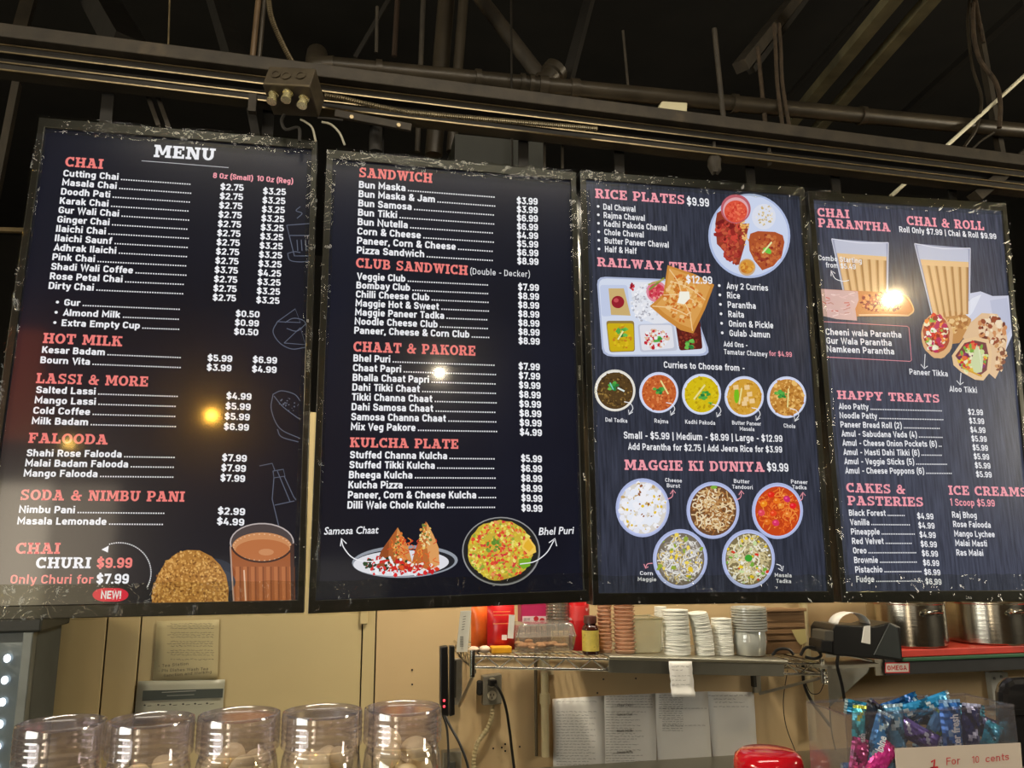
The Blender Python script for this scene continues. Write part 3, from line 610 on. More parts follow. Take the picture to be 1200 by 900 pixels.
k = Ink()
bp = [(129.5+15*math.cos(a)+(6 if math.cos(a) > 0 else -6), 697+8*math.sin(a)) for a in [2*PI*q/24 for q in range(24)]]
k.poly(bp, (225, 28, 62)); k.text('NEW!', (118,701.5), (141.5,701.5), 9, WH); k.build('new_badge', P1, label='red pill badge reading NEW!')
k = Ink()
for q in range(34):
    a = math.radians(-108+q*4.1); k.ell(140+37*math.cos(a)*1.0, 671+35*math.sin(a), .85, .85, WH, 6)
k.poly([(119,644),(127.5,639.5),(126.5,647.5)], WH); k.build('dotted_arrow', P1)
def food(name, P, fn, seed, label=None, base=.0004):
    k = Ink(base=base, seed=seed); fn(k); return k.build(name, P, label=label)
def f_churi(k):
    k.ell(246,672,30,18,(38,44,58),30); k.ell(250,682,26,16,(50,56,70),30)
    pts = [(178,706),(180,688),(186,672),(194,659),(206,649),(219,644.5),(234,645),(248,652),(258,662),(265,674),(268,690),(267,706)]
    k.poly(pts, (172,118,52))
    for _ in range(900):
        x = k.rng.uniform(179,267); t = (x-223)/45; top = 645+60*(1-math.sqrt(max(0,1-t*t))); y = k.rng.uniform(top, 706)
        c = k.rng.choice([(206,152,78),(190,134,62),(222,172,98),(150,98,40),(128,80,32),(214,160,84)]); q = k.rng.uniform(.8,2)
        k.ell(x,y,q,q*.8,c,5,.2,k.rng.uniform(0,3))
def f_glass(k):
    k.poly([(270,640),(343,645),(343,706),(275,706)], (158,88,48))
    for j, x in enumerate(range(276,343,9)):
        k.poly([(x,664),(x+4,664),(x+4.5,706),(x+1,706)], (182,108,62)); k.poly([(x+5,664),(x+6.3,664),(x+6.6,706),(x+5.4,706)], (128,68,36))
    k.ell(307,636,37,22,(76,66,66),36); k.ell(307,641,35,17,(204,140,92),36); k.ell(308,645,32,13,(186,112,66),32)
    k.ell(312,647,9,4,(204,140,94),14)
    for q in range(34):
        a = 2*PI*q/34; k.ell(307+33.5*math.cos(a), 641.5+15.5*math.sin(a), 1.1, .8, (228,180,138), 6)
    k.ring(307,636,37,22.5,1.3,(190,178,176)); k.ring(307,637,36,21.5,2,(66,40,34),24,10,170); k.stroke([(270,640),(271.5,668),(274,706)], 1.4, (180,150,134)); k.stroke([(286,668),(288,704)], 1.4, (230,190,160))
    k.poly([(340,640),(344.5,636),(345,706),(341,706)], (70,46,40))
food('churi_picture', P1, f_churi, 3, 'picture of a dome of golden crumbled churi'); food('chai_glass_picture', P1, f_glass, 4, 'picture of a ribbed glass full of milky chai')
G_ = (92,98,116)
def dr(fn, nm):
    k = Ink(seed=5); fn(k); k.build(nm, P1)
def dr_cup(k):
    g = G_; k.stroke([(336,264),(363,262)], 1, g); k.stroke([(336,264),(339,276),(363,276)], 1, g); k.stroke([(339,276),(345,300),(362,300)], 1, g)
    k.curve([(337,297),(340,305),(352,307),(362,306)], .9, g); k.curve([(337,297),(345,295),(352,296)], .9, g); k.curve([(352,242),(347,247),(354,250),(348,256)], .9, g)
    for x in (348,353,358): k.stroke([(x,281),(x+1,294)], .9, g)
def dr_sweet(k):
    g = G_; k.curve([(325,377),(320,389),(328,402),(342,409),(358,407)], .9, g); k.stroke([(325,377),(346,362),(352,378),(325,377)], .9, g); k.curve([(334,378),(344,373),(356,376),(360,385)], .9, g); k.stroke([(333,402),(352,384),(358,404),(333,402)], .9, g); k.curve([(336,385),(348,388),(358,380)], .9, g)
def dr_bowl(k):
    g = G_; k.curve([(320,462),(330,458),(345,462),(352,470)], .9, g); k.curve([(320,462),(318,480),(328,502),(352,514)], .9, g); k.curve([(321,464),(332,477),(352,492)], .9, g); k.curve([(325,503),(330,512),(350,518)], .9, g)
    k.specks(338,474,14,8,[g],22,1.0)
def dr_bottle(k):
    g = G_; k.stroke([(304,546),(319,543),(322,551)], .9, g); k.stroke([(320,552),(332,550),(334,558),(321,560),(320,552)], .9, g); k.stroke([(321,560),(319,585),(327,618)], .9, g); k.stroke([(333,558),(344,582),(347,586)], .9, g); k.stroke([(322,592),(345,587)], .9, g); k.stroke([(325,552),(340,588)], .9, g)
dr(dr_cup, 'cup_drawing'); dr(dr_sweet, 'sweets_drawing'); dr(dr_bowl, 'bowl_drawing'); dr(dr_bottle, 'bottle_drawing')

# ---- display 2
P2 = panels[1]
section(P2, 0, 'SANDWICH', (421,207.5), (506.5,214.5), 11.5, ['Bun Maska','Bun Maska & Jam','Bun Samosa','Bun Tikki','Bun Nutella','Corn & Cheese','Paneer, Corn & Cheese','Pizza Sandwich'],
  (420.5,220), (418,297), 8, (6,534), (580,232), (578,306.5), ['$3.99','$3.99','$6.99','$6.99','$4.99','$5.99','$6.99','$8.99'], (605.5,239,24.5), (606,309.5,25))
section(P2, 0, 'CLUB SANDWICH', (417,313.5), (548,322.5), 11.5, ['Veggie Club','Bombay Club','Chilli Cheese Club','Maggie Hot & Sweet','Maggie Paneer Tadka','Noodle Cheese Club','Paneer, Cheese & Corn Club'],
  (418,327.5), (415,391), 8, (6,550), (572,335), (573,398), ['$7.99']+['$8.99']*6, (607,340,24.5), (607.5,403,25))
k = Ink(); k.text('(Double - Decker)', (551,321.5), (621,325), 7.5, WH, .004); k.build('note_lettering', P2)
section(P2, 0, 'CHAAT & PAKORE', (414,412), (557,417), 12, ['Bhel Puri','Chaat Papri','Bhalla Chaat Papri','Dahi Tikki Chaat','Tikki Channa Chaat','Dahi Samosa Chaat','Samosa Channa Chaat','Mix Veg Pakore'],
  (414,423.5), (411,504), 8.2, (6,522.5), (580.6,429), (582,506.5), ['$7.99','$7.99','$9.99','$8.99','$9.99','$8.99','$9.99','$4.99'], (607.6,433,25), (609,510,26))
section(P2, 0, 'KULCHA PLATE', (410,524), (537,526), 11.5, ['Stuffed Channa Kulcha','Stuffed Tikki Kulcha','Bheega Kulcha','Kulcha Pizza','Paneer, Corn & Cheese Kulcha','Dilli Wale Chole Kulche'],
  (410,537), (407,596), 8.4, (4,558), (580,538.7), (581,597.3), ['$5.99','$6.99','$8.99','$8.99','$9.99','$9.99'], (610.5,541,24.5), (611,599,24.5))
def f_samosa(k):
    k.ell(474.5,658,62,19,(150,156,166),40,0,-.03); k.ell(474,659,59,16,(34,36,42),40,0,-.03); k.ell(470,660,56,15,(226,226,232),40,0,-.03)
    def sam(pts, base):
        k.poly(pts, base)
        cx = sum(p[0] for p in pts)/len(pts); cy = sum(p[1] for p in pts)/len(pts)
    sam([(440,662),(447,645),(455,634),(466,618),(471,627),(478,640),(484,666),(462,668)], (176,96,44))
    sam([(466,618),(471,627),(478,640),(485,667),(470,669),(462,645)], (214,144,78)); sam([(440,662),(447,645),(456,634),(455,655),(450,664)], (148,74,34))
    sam([(482,662),(486,646),(494,626),(499,611),(507,626),(514,642),(515,662),(500,669)], (188,108,52)); sam([(500,612),(508,627),(514,642),(515,662),(505,667),(500,640)], (224,160,96))
    k.specks(468,646,6,22,[(220,120,50),(236,150,80),(190,50,30),(90,110,50),(240,190,120)],70,1.8); k.specks(499,628,7,16,[(236,200,110),(240,220,160),(120,130,60),(226,150,70)],60,1.8)
    for cx, n in ((466,16),(480,20),(500,14)):
        for _ in range(n):
            x, y = cx+k.rng.uniform(-12,12), k.rng.uniform(628,664); k.curve([(x,y),(x+k.rng.uniform(-5,5),y+3),(x+k.rng.uniform(-6,6),y+6)], .9, k.rng.choice([(228,100,40),(236,150,60),(214,70,36)]), 3)
    k.specks(455,661,30,8,[(40,70,36),(30,50,30),(210,40,36),(196,30,34),(238,240,240)],80,2.6); k.specks(492,665,24,6,[(214,60,30),(226,90,40),(240,230,220),(190,36,30)],50,2.4)
    k.specks(470,671,40,4,[(222,40,44),(240,240,245),(200,30,36)],36,2.2)
def f_bhel(k):
    k.ell(587,646,45.5,40,(112,112,112),44); k.ell(587,645.5,44,38.5,(34,34,34),44); k.ell(586,645,38,35,(206,176,60),36,.03)
    k.specks(586,645,37,34,[(232,214,84),(220,196,60),(238,226,120),(232,110,50),(226,80,50),(206,186,60),(150,170,60),(236,150,90),(210,60,60)],620,2.1)
    k.specks(578,640,8,8,[(96,140,50),(70,120,40),(130,160,60)],16,2.6)
    k.poly([(611,642),(613,634),(619,629),(627,640),(628,647),(620,651)], (244,202,90)); k.poly([(613,641),(615,636),(619,632),(625,641),(620,647)], (232,180,50))
    k.poly([(608,655),(622,654),(621,663),(613,667),(607,662)], (122,172,40)); k.ring(587,646,45,39.5,1.2,(150,150,150),40)
food('samosa_picture', P2, f_samosa, 11, 'picture of two samosas on an oval plate'); food('bhel_picture', P2, f_bhel, 12, 'picture of a dark bowl of yellow puffed rice with lime')
k = Ink(base=.003); k.auto = ('handwritten_note', P2); k.text('Samosa Chaat', (379.5,626.5), (443,625), 8.5, WH, .012, shear=.15, hand=True); k.text('Bhel Puri', (631,627), (671.5,625.5), 8.5, WH, .012, shear=.15, hand=True)
k.curve([(400,632),(403,642),(414,654),(432,658),(452,655)], 1.1, WH); k.stroke([(399,640),(400,631),(406,637)], 1.1, WH)
k.curve([(609,661),(626,658),(640,648),(649,633)], 1.1, WH); k.stroke([(643,636),(650,631),(652,640)], 1.1, WH)
k.build('curved_arrows', P2)
# ---- display 3
WT[.034] = .6
P3 = panels[2]
section(P3, 0, 'RICE PLATES', (697.5,232), (802,239.5), 11, ['Dal Chawal','Rajma Chawal','Kadhi Pakoda Chawal','Chole Chawal','Butter Paneer Chawal','Half & Half'], (707,245.6), (709,295.3), 7, (4,783.5), bullets=((701,245),(702,295)), hcol=PK2, pr0=(783.5,251.5))
section(P3, 0, 'RAILWAY THALI', (700,312), (832.5,320), 10.5, ['Any 2 Curries','Rice','Parantha','Raita','Onion & Pickle','Gulab Jamun'], (851.5,338.5), (855,394), 7.4, (0,900), bullets=((843,338),(846.5,393.5)), hcol=PK2, pr0=(900,341))
k = Ink(); k.auto = ('price_lettering', P3); k.text('$9.99', (805,240.5), (831,242.5), 9.8, WH); k.text('$9.99', (899,552), (924,553), 10, WH)
k.text('Add Ons -', (848,406), (876,407.5), 6, WH); k.text('Tamatar Chutney', (848.5,415), (899.5,418), 6, WH, .012); k.text('for $4.99', (901.5,417), (928,418.5), 6, PK2, .012)
k.text('Curries to Choose from -', (778,431), (872.6,435), 7.6, WH)
k.text('Small - $5.99 | Medium - $8.99 | Large - $12.99', (731,514), (917,518), 8.4, WH); k.text('Add Parantha for $2.75 | Add Jeera Rice for $3.99', (736,527), (916.6,530.5), 7.8, WH)
k.build('price_lettering', P3)
k = Ink(); k.text('MAGGIE KI DUNIYA', (732,550.6), (896,553), 12, PK2, slab=True); k.build('heading_lettering', P3)
k = Ink(base=.0045); k.text('$12.99', (803.5,332.3), (834,333.5), 9, WH); k.build('price_lettering', P3)
k = Ink(); k.auto = ('caption_lettering', P3)
for t, a, b, c in (('Dal Tadka',(709.5,494),(735,495.5),4.8),('Rajma',(767,495.3),(783,496.3),4.8),('Kadhi Pakoda',(803,496.5),(838,498),4.8),('Butter Paneer',(858,497.5),(892,499),4.6),('Masala',(867,504.5),(884,505.3),4.6),('Chole',(918.5,501),(932,502),4.8),
    ('Cheese',(779.6,564.6),(799,565.6),4.6),('Burst',(781.5,571),(797,571.8),4.6),('Butter',(860,565.8),(878.5,566.8),4.6),('Tandoori',(858,572.5),(882,573.5),4.6),('Paneer',(927,566.5),(946.5,567.5),4.6),('Tadka',(928.5,572.8),(945,573.6),4.6),
    ('Corn',(750,673.8),(765,674.2),4.6),('Maggie',(747.5,680.8),(769,681.2),4.6),('Masala',(908,676),(927.5,676.6),4.6),('Tadka',(909.6,683),(927,683.4),4.6)):
    k.text(t, a, b, c, WH, .008)
k.build('caption_lettering', P3)
def arrows(k):
    for x, y in ((736,473),(785,474),(839,476),(885,480),(930,481)):
        k.curve([(x-5,y-2),(x+2,y),(x+5,y+6),(x+1,y+12)], .9, WH); k.stroke([(x,y+7.5),(x+.5,y+13),(x+5,y+10)], .9, WH)
    for x, y, s_ in ((786,577,1),(866,578,1),(938,580,1)):
        k.curve([(x-4,y+8),(x+1,y+5),(x+2,y-2)], .9, PK2); k.stroke([(x-1,y+2),(x+2,y-3),(x+5,y+1)], .9, PK2)
    k.curve([(764,660),(758,661),(756,665)], .9, PK2); k.stroke([(754,661),(756,666),(759,664)], .9, PK2)
    k.curve([(909,661),(914,663),(915,667)], .9, WH); k.stroke([(911,666),(916,669),(917,663)], .9, WH)
food('small_arrows', P3, arrows, 6, base=.004)
def bowl(cx, cy, rx, ry, rim, base, fn):
    def f(k):
        k.ell(cx,cy,rx,ry,rim,40); k.ell(cx,cy+.3,rx*.93,ry*.93,tuple(min(255,v+14) for v in rim),36); k.ell(cx+.3,cy+.3,rx*.88,ry*.88,base,34); fn(k, cx, cy, rx*.86, ry*.86)
    return f
def herb(k, x, y, s_=1):
    for _ in range(9): k.ell(x+k.rng.uniform(-5,5)*s_, y+k.rng.uniform(-4,4)*s_, 2.4*s_, 1.8*s_, k.rng.choice([(60,150,60),(84,170,70),(110,190,80),(40,120,60)]), 7, .25)
def gin(k, a, b, w_=2): k.stroke([a, b], w_, (236,224,150))
def c1(k,x,y,rx,ry): k.specks(x,y,rx,ry,[(92,70,36),(120,90,44),(66,48,26),(150,118,60)],170,1.3); herb(k,x-2,y-5,1.1); k.stroke([(x+3,y-3),(x+11,y+1)],2,(225,240,235)); k.stroke([(x-6,y-9),(x-2,y-1)],1.6,(120,210,190))
def c2(k,x,y,rx,ry): k.specks(x,y,rx,ry,[(196,96,44),(214,120,60),(170,76,36),(226,140,80)],180,1.5); herb(k,x,y-3); gin(k,(x+2,y-14),(x+11,y+2))
def c3(k,x,y,rx,ry): k.specks(x,y,rx,ry,[(206,178,16),(222,198,30),(184,154,14)],120,1.8); herb(k,x+4,y+1,1.1); gin(k,(x-9,y+6),(x+4,y-11),2.2); herb(k,x+10,y+11,.4)
def c4(k,x,y,rx,ry):
    k.specks(x,y,rx,ry,[(212,158,50),(226,176,80),(190,134,36)],120,1.7); k.ell(x-9,y-1,3,9,(120,190,30),12)
    for dx, dy in ((3,-11),(6,-3),(9,5),(0,8),(-10,-11),(2,3)): k.poly([(x+dx-3,y+dy-2),(x+dx+3,y+dy-3),(x+dx+3.4,y+dy+2.6),(x+dx-2.6,y+dy+3)],(240,206,150))
    gin(k,(x-3,y-10),(x-6,y+9))
def c5(k,x,y,rx,ry): k.specks(x,y,rx,ry,[(200,140,60),(224,170,90),(170,110,40),(236,190,110)],150,2.2); herb(k,x-9,y-3,1.1); herb(k,x-3,y-2,.6); gin(k,(x+2,y-10),(x+1,y+12),1.8)
RIM = (206,214,240)
for nm, a, fn, base_, rim, sd in (('dal',(720.6,457.6,24,24.5),c1,(84,62,32),(230,226,216),21), ('rajma',(772,460,23,24),c2,(196,96,46),RIM,22), ('kadhi',(822,462,23,24),c3,(216,190,20),RIM,23), ('paneer',(872,464.8,23,24),c4,(212,160,56),RIM,24), ('chole',(921.7,465.6,23,24.5),c5,(196,136,58),RIM,25)):
    food('curry_bowl_picture', P3, bowl(*a, rim, base_, fn), sd)
def n1(k,x,y,rx,ry): k.specks(x,y,rx*.98,ry*.96,[(240,240,246),(232,234,244),(200,170,120),(246,246,250),(226,190,60),(236,238,248)],150,3.2); k.specks(x,y-2,rx*.8,ry*.8,[(244,244,250),(236,240,250)],60,4.5); k.specks(x,y,rx,ry,[(150,90,50),(232,196,50)],22,1.8)
def n2(k,x,y,rx,ry): k.noodles(x,y,rx*1.02,ry*1.02,[(232,206,160),(206,166,110),(176,124,70),(240,222,186),(150,96,50)],230,1.5); k.ell(x+1,y-27,4,2,(130,180,60),10)
def n3(k,x,y,rx,ry):
    k.noodles(x,y,rx*1.02,ry*1.02,[(216,84,24),(236,110,40),(190,60,20),(240,140,60)],150,1.4)
    for dx,dy,c in ((-8,-19,(226,40,24)),(-1,-12,(236,120,30)),(8,-17,(226,110,40)),(11,-14,(206,40,110)),(18,-6,(230,30,40)),(-16,-8,(240,140,30)),(-19,2,(226,70,90)),(-5,3,(232,70,30)),(12,4,(236,130,50)),(-2,14,(220,50,100)),(-12,13,(226,110,30)),(4,-6,(236,140,50))):
        k.ell(x+dx,y+dy,4.2,3.8,c,9,.12); k.ell(x+dx-1,y+dy-1,1.5,1.2,tuple(min(255,v+50) for v in c),7)
def n4(k,x,y,rx,ry): k.noodles(x,y,rx*1.02,ry*1.02,[(226,224,220),(200,196,190),(150,140,130),(236,234,226),(214,190,120)],220,1.5); k.specks(x,y,rx,ry,[(232,200,50),(240,214,90),(150,170,60)],26,2.6)
def n5(k,x,y,rx,ry): k.noodles(x,y,rx*1.02,ry*1.02,[(226,214,170),(206,190,140),(170,160,120),(236,232,214)],200,1.6); k.specks(x,y,rx,ry,[(232,200,40),(214,60,40),(120,170,60),(200,220,160),(240,240,236)],44,2.4); k.ell(x,y-1,4.6,4.2,(60,160,50),12)
for a, fn, base_, sd in (((753,595,31.5,34.5),n1,(220,214,206),31), ((835.4,598,31,33.5),n2,(110,74,46),32), ((911,598.7,30,33),n3,(200,70,24),33), ((797,655,32,35),n4,(120,110,96),34), ((877,655,31,34.5),n5,(130,116,80),35)):
    food('noodle_bowl_picture', P3, bowl(*a, (176,186,226), base_, fn), sd)
def f_plate(k):
    k.ell(878,276.5,48,49.5,(176,190,226),48); k.ell(878,276.2,45.5,47,(206,216,240),48)
    k.ell(895,254,14,15,(222,226,240),26); k.specks(896,252,10,12,[(214,190,140),(200,176,120),(236,230,220)],60,1.4)
    k.poly([(838,262),(840,250),(846,246),(862,262),(878,262),(872,290),(866,310),(862,311),(852,298),(840,286)], (150,60,40))
    k.specks(855,272,17,20,[(150,40,36),(176,60,48),(196,90,60),(120,28,28),(206,70,56)],90,3.2); k.specks(858,296,9,12,[(150,40,36),(176,60,48),(196,90,60)],44,3); k.specks(872,276,5,20,[(230,170,90),(236,190,120)],24,2)
    k.ell(862,245,17.5,17,(190,96,106),34); k.ell(862,246,15,14.5,(224,170,176),32); k.ell(862,248,13.5,13,(222,84,60),30); k.specks(862,248,12,11.5,[(238,120,84),(206,60,46),(232,100,76)],60,1.8)
    k.poly([(877,282),(879,274),(888,271),(908,272),(917,276),(919,284),(916,300),(906,312),(893,317),(884,306),(878,294)], (176,84,44))
    k.specks(898,292,17,19,[(196,104,54),(160,60,40),(140,44,34),(206,124,70)],120,2.2); k.ell(899,294,5,3.6,(110,200,70),10,.2,.4); k.stroke([(893,297),(904,284)],2.2,(232,232,170))
    k.ell(875,313.5,10,10,(206,170,130),22); k.ell(875,313,8.4,8.2,(214,150,60),20); k.specks(875,313,7,7,[(232,170,70),(200,120,40)],26,1.8)
food('rice_plate_picture', P3, f_plate, 41, 'picture of a round plate with rajma, rice and curry')
def f_thali(k):
    def rr(pts, col): k.poly([(p.x, p.y) for p in [Vector(q) for q in pts]], col)
    def rbox(q, col, r=.1):
        n = len(q); out = []
        for i in range(n):
            a, b, c = Vector(q[i-1]), Vector(q[i]), Vector(q[(i+1) % n])
            for t in (0,.33,.66,1):
                s0 = b+(a-b)*r; s1 = b+(c-b)*r; out.append(tuple((s0*(1-t)+b*t)*(1-t)+(b*(1-t)+s1*t)*t))
        k.poly(out, col)
    rbox([(699,324),(802,328),(833,417),(706,418)], (176,186,216)); rbox([(701,326),(801,330),(830,415),(708,416)], (214,222,240))
    rbox([(703,334),(735,334),(739,369),(705,371)], (196,206,232)); rbox([(738,330),(800,332),(800,372),(770,381),(744,370)], (230,232,240))
    k.poly([(713,338),(731,338),(739,370),(716,369)], (206,176,116)); k.ell(724,354,7.5,7.3,(150,30,44),20); k.ell(722,352,3,2.6,(200,80,84),10)
    k.specks(757,355,17,22,[(236,236,240),(212,214,222),(180,180,190),(246,246,250)],170,1.6); k.specks(740,336,4,4,[(180,30,50),(150,20,40),(210,60,70)],14,2)
    rbox([(710,376),(743,376),(744,412),(714,413)], (150,124,60)); rbox([(711,379),(742,379),(743,411),(715,412)], (206,176,20)); k.specks(728,395,12,14,[(222,190,30),(190,150,20),(200,130,30)],50,2); herb(k,728,390,1.2); k.stroke([(724,398),(730,388)],2,(236,236,170))
    rbox([(747,380),(789,379),(794,411),(750,413)], (196,200,216)); rbox([(749,381),(787,381),(790,408),(752,411)], (228,228,236)); k.specks(769,397,14,12,[(206,40,60),(236,236,240),(190,30,44),(240,240,240),(226,190,160)],110,2); herb(k,771,397,.9)
    rbox([(791,379),(820,376),(823,409),(796,411)], (92,30,24)); k.specks(806,398,12,11,[(120,40,30),(92,26,20),(140,60,40)],60,2); herb(k,809,404,1.2)
    k.ell(769,342,12,12.5,(226,140,160),24); k.ell(769,342,9.5,10,(214,70,90),20,.05); k.specks(769,343,8,8,[(226,110,110),(196,50,66),(238,160,150)],30,2)
    k.poly([(782,311),(815,322),(836.5,334),(826,362),(812,391),(797,387),(776,372),(761,359),(777,345)], (206,140,60))
    k.poly([(784,314),(814,325),(832,336),(822,362),(810,385),(797,380),(779,368),(768,358),(780,345)], (222,162,84))
    k.specks(800,350,22,27,[(236,186,110),(196,120,44),(226,150,70),(240,200,140),(206,110,40)],200,2.6)
    for a, b in (((777,346),(812,352)),((764,359),(806,370)),((786,330),(826,352)),((784,316),(800,352)),((800,352),(811,388))): k.curve([a, ((a[0]+b[0])/2+2,(a[1]+b[1])/2-3), b], 1.3, (244,206,150))
    k.poly([(796,342),(807,342),(808,350),(801,357),(793,355),(795,349)], (246,244,230))
    k.stroke([(760,340),(778,326)],2.4,(130,140,60)); k.stroke([(759,334),(777,328)],2,(180,170,90))
food('thali_tray_picture', P3, f_thali, 42, 'picture of a compartment tray with curries and flatbread')
# ---- display 4
P4 = panels[3]
k = Ink(); k.auto = ('heading_lettering', P4); k.text('CHAI', (958,253.5), (995.5,256), 10, PK2, slab=True); k.text('PARANTHA', (959,266), (1043.6,271.6), 10.3, PK2, slab=True); k.text('CHAI & ROLL', (1063,263.5), (1153.4,270), 10.5, PK2, slab=True); k.build('heading_lettering', P4)
k = Ink(); k.text('Roll Only $7.99 | Chai & Roll $9.99', (1054,272), (1167.7,280.5), 6.8, WH); k.build('price_lettering', P4)
k = Ink(base=.004); k.auto = ('note_lettering', P4); k.text('Combo Starting', (958.4,305.3), (1009,309.3), 6.2, WH, .01); k.text('from $5.49', (967,313.8), (1002,316.3), 6.2, WH, .01); k.auto = ('curved_arrow', P4); k.curve([(973.5,319),(978,327),(987,330),(994,329)],1,WH); k.stroke([(973,324),(973,317.5),(978,321)],1,WH); k.build('note_lettering', P4)
k = Ink(); k.auto = ('item_lettering', P4)
for y0, t, a, b in ((392,'Cheeni wala Parantha',(967.7,392.4),(1056.4,396)),(402,'Gur Wala Parantha',(968.6,402.8),(1045,405.5)),(412,'Namkeen Parantha',(969,412.5),(1048,415.5))): k.text(t, a, b, 7.6, WH)
k.stroke([(961.7,376.8),(1063,382.4),(1065,384),(1068,422),(1066.5,423.5),(965,418.3)], .8, PK2)
k.text('Paneer Tikka', (1066,438.8), (1110.7,441.3), 6.8, WH, .012); k.text('Aloo Tikki', (1112.7,459), (1145,460.6), 6.8, WH, .012)
k.stroke([(1084,415),(1083,431)],1,WH); k.stroke([(1079,427),(1083,432),(1087,429)],1,WH); k.stroke([(1126,437),(1125,450)],1,WH); k.stroke([(1121,446),(1125,451),(1129,448)],1,WH); k.build('item_lettering', P4)
section(P4, 0, 'HAPPY TREATS', (981.4,467.6), (1101,472), 10, ['Aloo Patty','Noodle Patty','Paneer Bread Roll (2)','Amul - Sabudana Vada (4)','Amul - Cheese Onion Pockets (6)','Amul - Masti Dahi Tikki (6)','Amul - Veggie Sticks (5)','Amul - Cheese Poppons (6)'],
  (983,479.5), (990.6,555), 7, (4,1098), (1108,482.4), (1114,556.5), ['$2.99','$3.99','$4.99']+['$5.99']*5, (1134.6,486,17.5), (1144,559,18.3), dotends=[1108,1109,1104,1105,1103,1102,1108,1112], hcol=PK2)
section(P4, 0, 'PASTERIES', (993.6,592), (1082,593.6), 11, ['Black Forest','Vanilla','Pineapple','Red Velvet','Oreo','Brownie','Pistachio','Fudge'], (995,604.4), (1003.6,682.4), 7.2, (0,1038), (1062,605), (1074,682.8), ['$4.99']*3+['$6.99']*5, (1075,608,19), (1084.6,684.6,18.8), dotends=[1061,1066,1070,1065,1070,1070,1074,1074], hcol=PK2)
section(P4, 0, 'ICE CREAMS', (1112,579.8), (1203.5,582), 10.8, ['Raj Bhog','Rose Falooda','Mango Lychee','Malai Masti','Ras Malai'], (1116,606.6), (1121,651), 7.2, (1,1161), hcol=PK2, pr0=(1161,607.8))
k = Ink(); k.auto = ('heading_lettering', P4); k.text('CAKES &', (992,576.8), (1061,579), 11, PK2, slab=True); k.text('1 Scoop $5.99', (1113.6,592.6), (1166,593.8), 8.4, PK2); k.build('heading_lettering', P4)
def glass(tl, tr, br, bl, lt):
    def f(k):
        k.poly([tl, tr, br, bl], (160,164,186)); L = lambda t, s_: lerp(lerp(tl, bl, t), lerp(tr, br, t), s_)
        k.poly([L(.02,.04), L(.02,.96), L(lt,.97), L(lt,.03)], (196,198,214))
        k.poly([L(lt,.04), L(lt,.97), L(1,.97), L(1,.03)], (206,160,104))
        for q in range(6):
            s0 = .05+q*.155
            k.poly([L(lt+.08,s0), L(lt+.08,s0+.085), L(1,s0+.085), L(1,s0)], (228,188,136)); k.poly([L(lt+.08,s0+.11), L(lt+.08,s0+.14), L(1,s0+.14), L(1,s0+.11)], (170,124,74))
        k.poly([L(lt,.04), L(lt,.97), L(lt+.08,.97), L(lt+.08,.04)], (234,194,140))
        k.stroke([tl, L(.04,.5), tr], 1.4, (226,226,236)); k.stroke([tl, bl], 1.2, (214,214,226)); k.stroke([tr, br], 1.2, (214,214,226))
    return f
food('tall_glass_picture', P4, glass((974.5,280),(1041,284.5),(1040,345),(988,341),.27), 51, 'picture of a ribbed glass of chai')
food('tall_glass_picture', P4, glass((1071.5,285.5),(1137,291),(1136,368),(1093,373),.21), 52, 'picture of a taller ribbed glass of chai')
def f_par(k):
    k.poly([(958,338.5),(1005,341),(1030,342),(1057,342.5),(1066,350),(1071,364),(1064,371),(1036,371),(1004,371),(1004,376),(980,374),(960.5,369.5)], (206,130,72))
    k.poly([(958,338.5),(1005,341.5),(1006,352),(1002,362),(1004,376),(980,374),(960.5,369.5)], (214,176,170))
    for _ in range(26): x, y = k.rng.uniform(961,998), k.rng.uniform(343,371); k.stroke([(x,y),(x+k.rng.uniform(3,9),y+k.rng.uniform(-3,3))],1.4,k.rng.choice([(236,210,206),(196,140,130),(226,190,186),(206,110,96)]))
    k.specks(1032,355,26,11,[(150,52,34),(176,74,44),(206,110,60),(226,150,90),(120,40,30)],150,2.4)
    k.stroke([(1006,369.5),(1036,369),(1064,370)],2.4,(236,196,150)); k.curve([(1046,343),(1058,345),(1066,353),(1070,364),(1064,370)],2.2,(236,190,130))
food('paratha_picture', P4, f_par, 53, 'picture of a filled flatbread in paper', .0012)
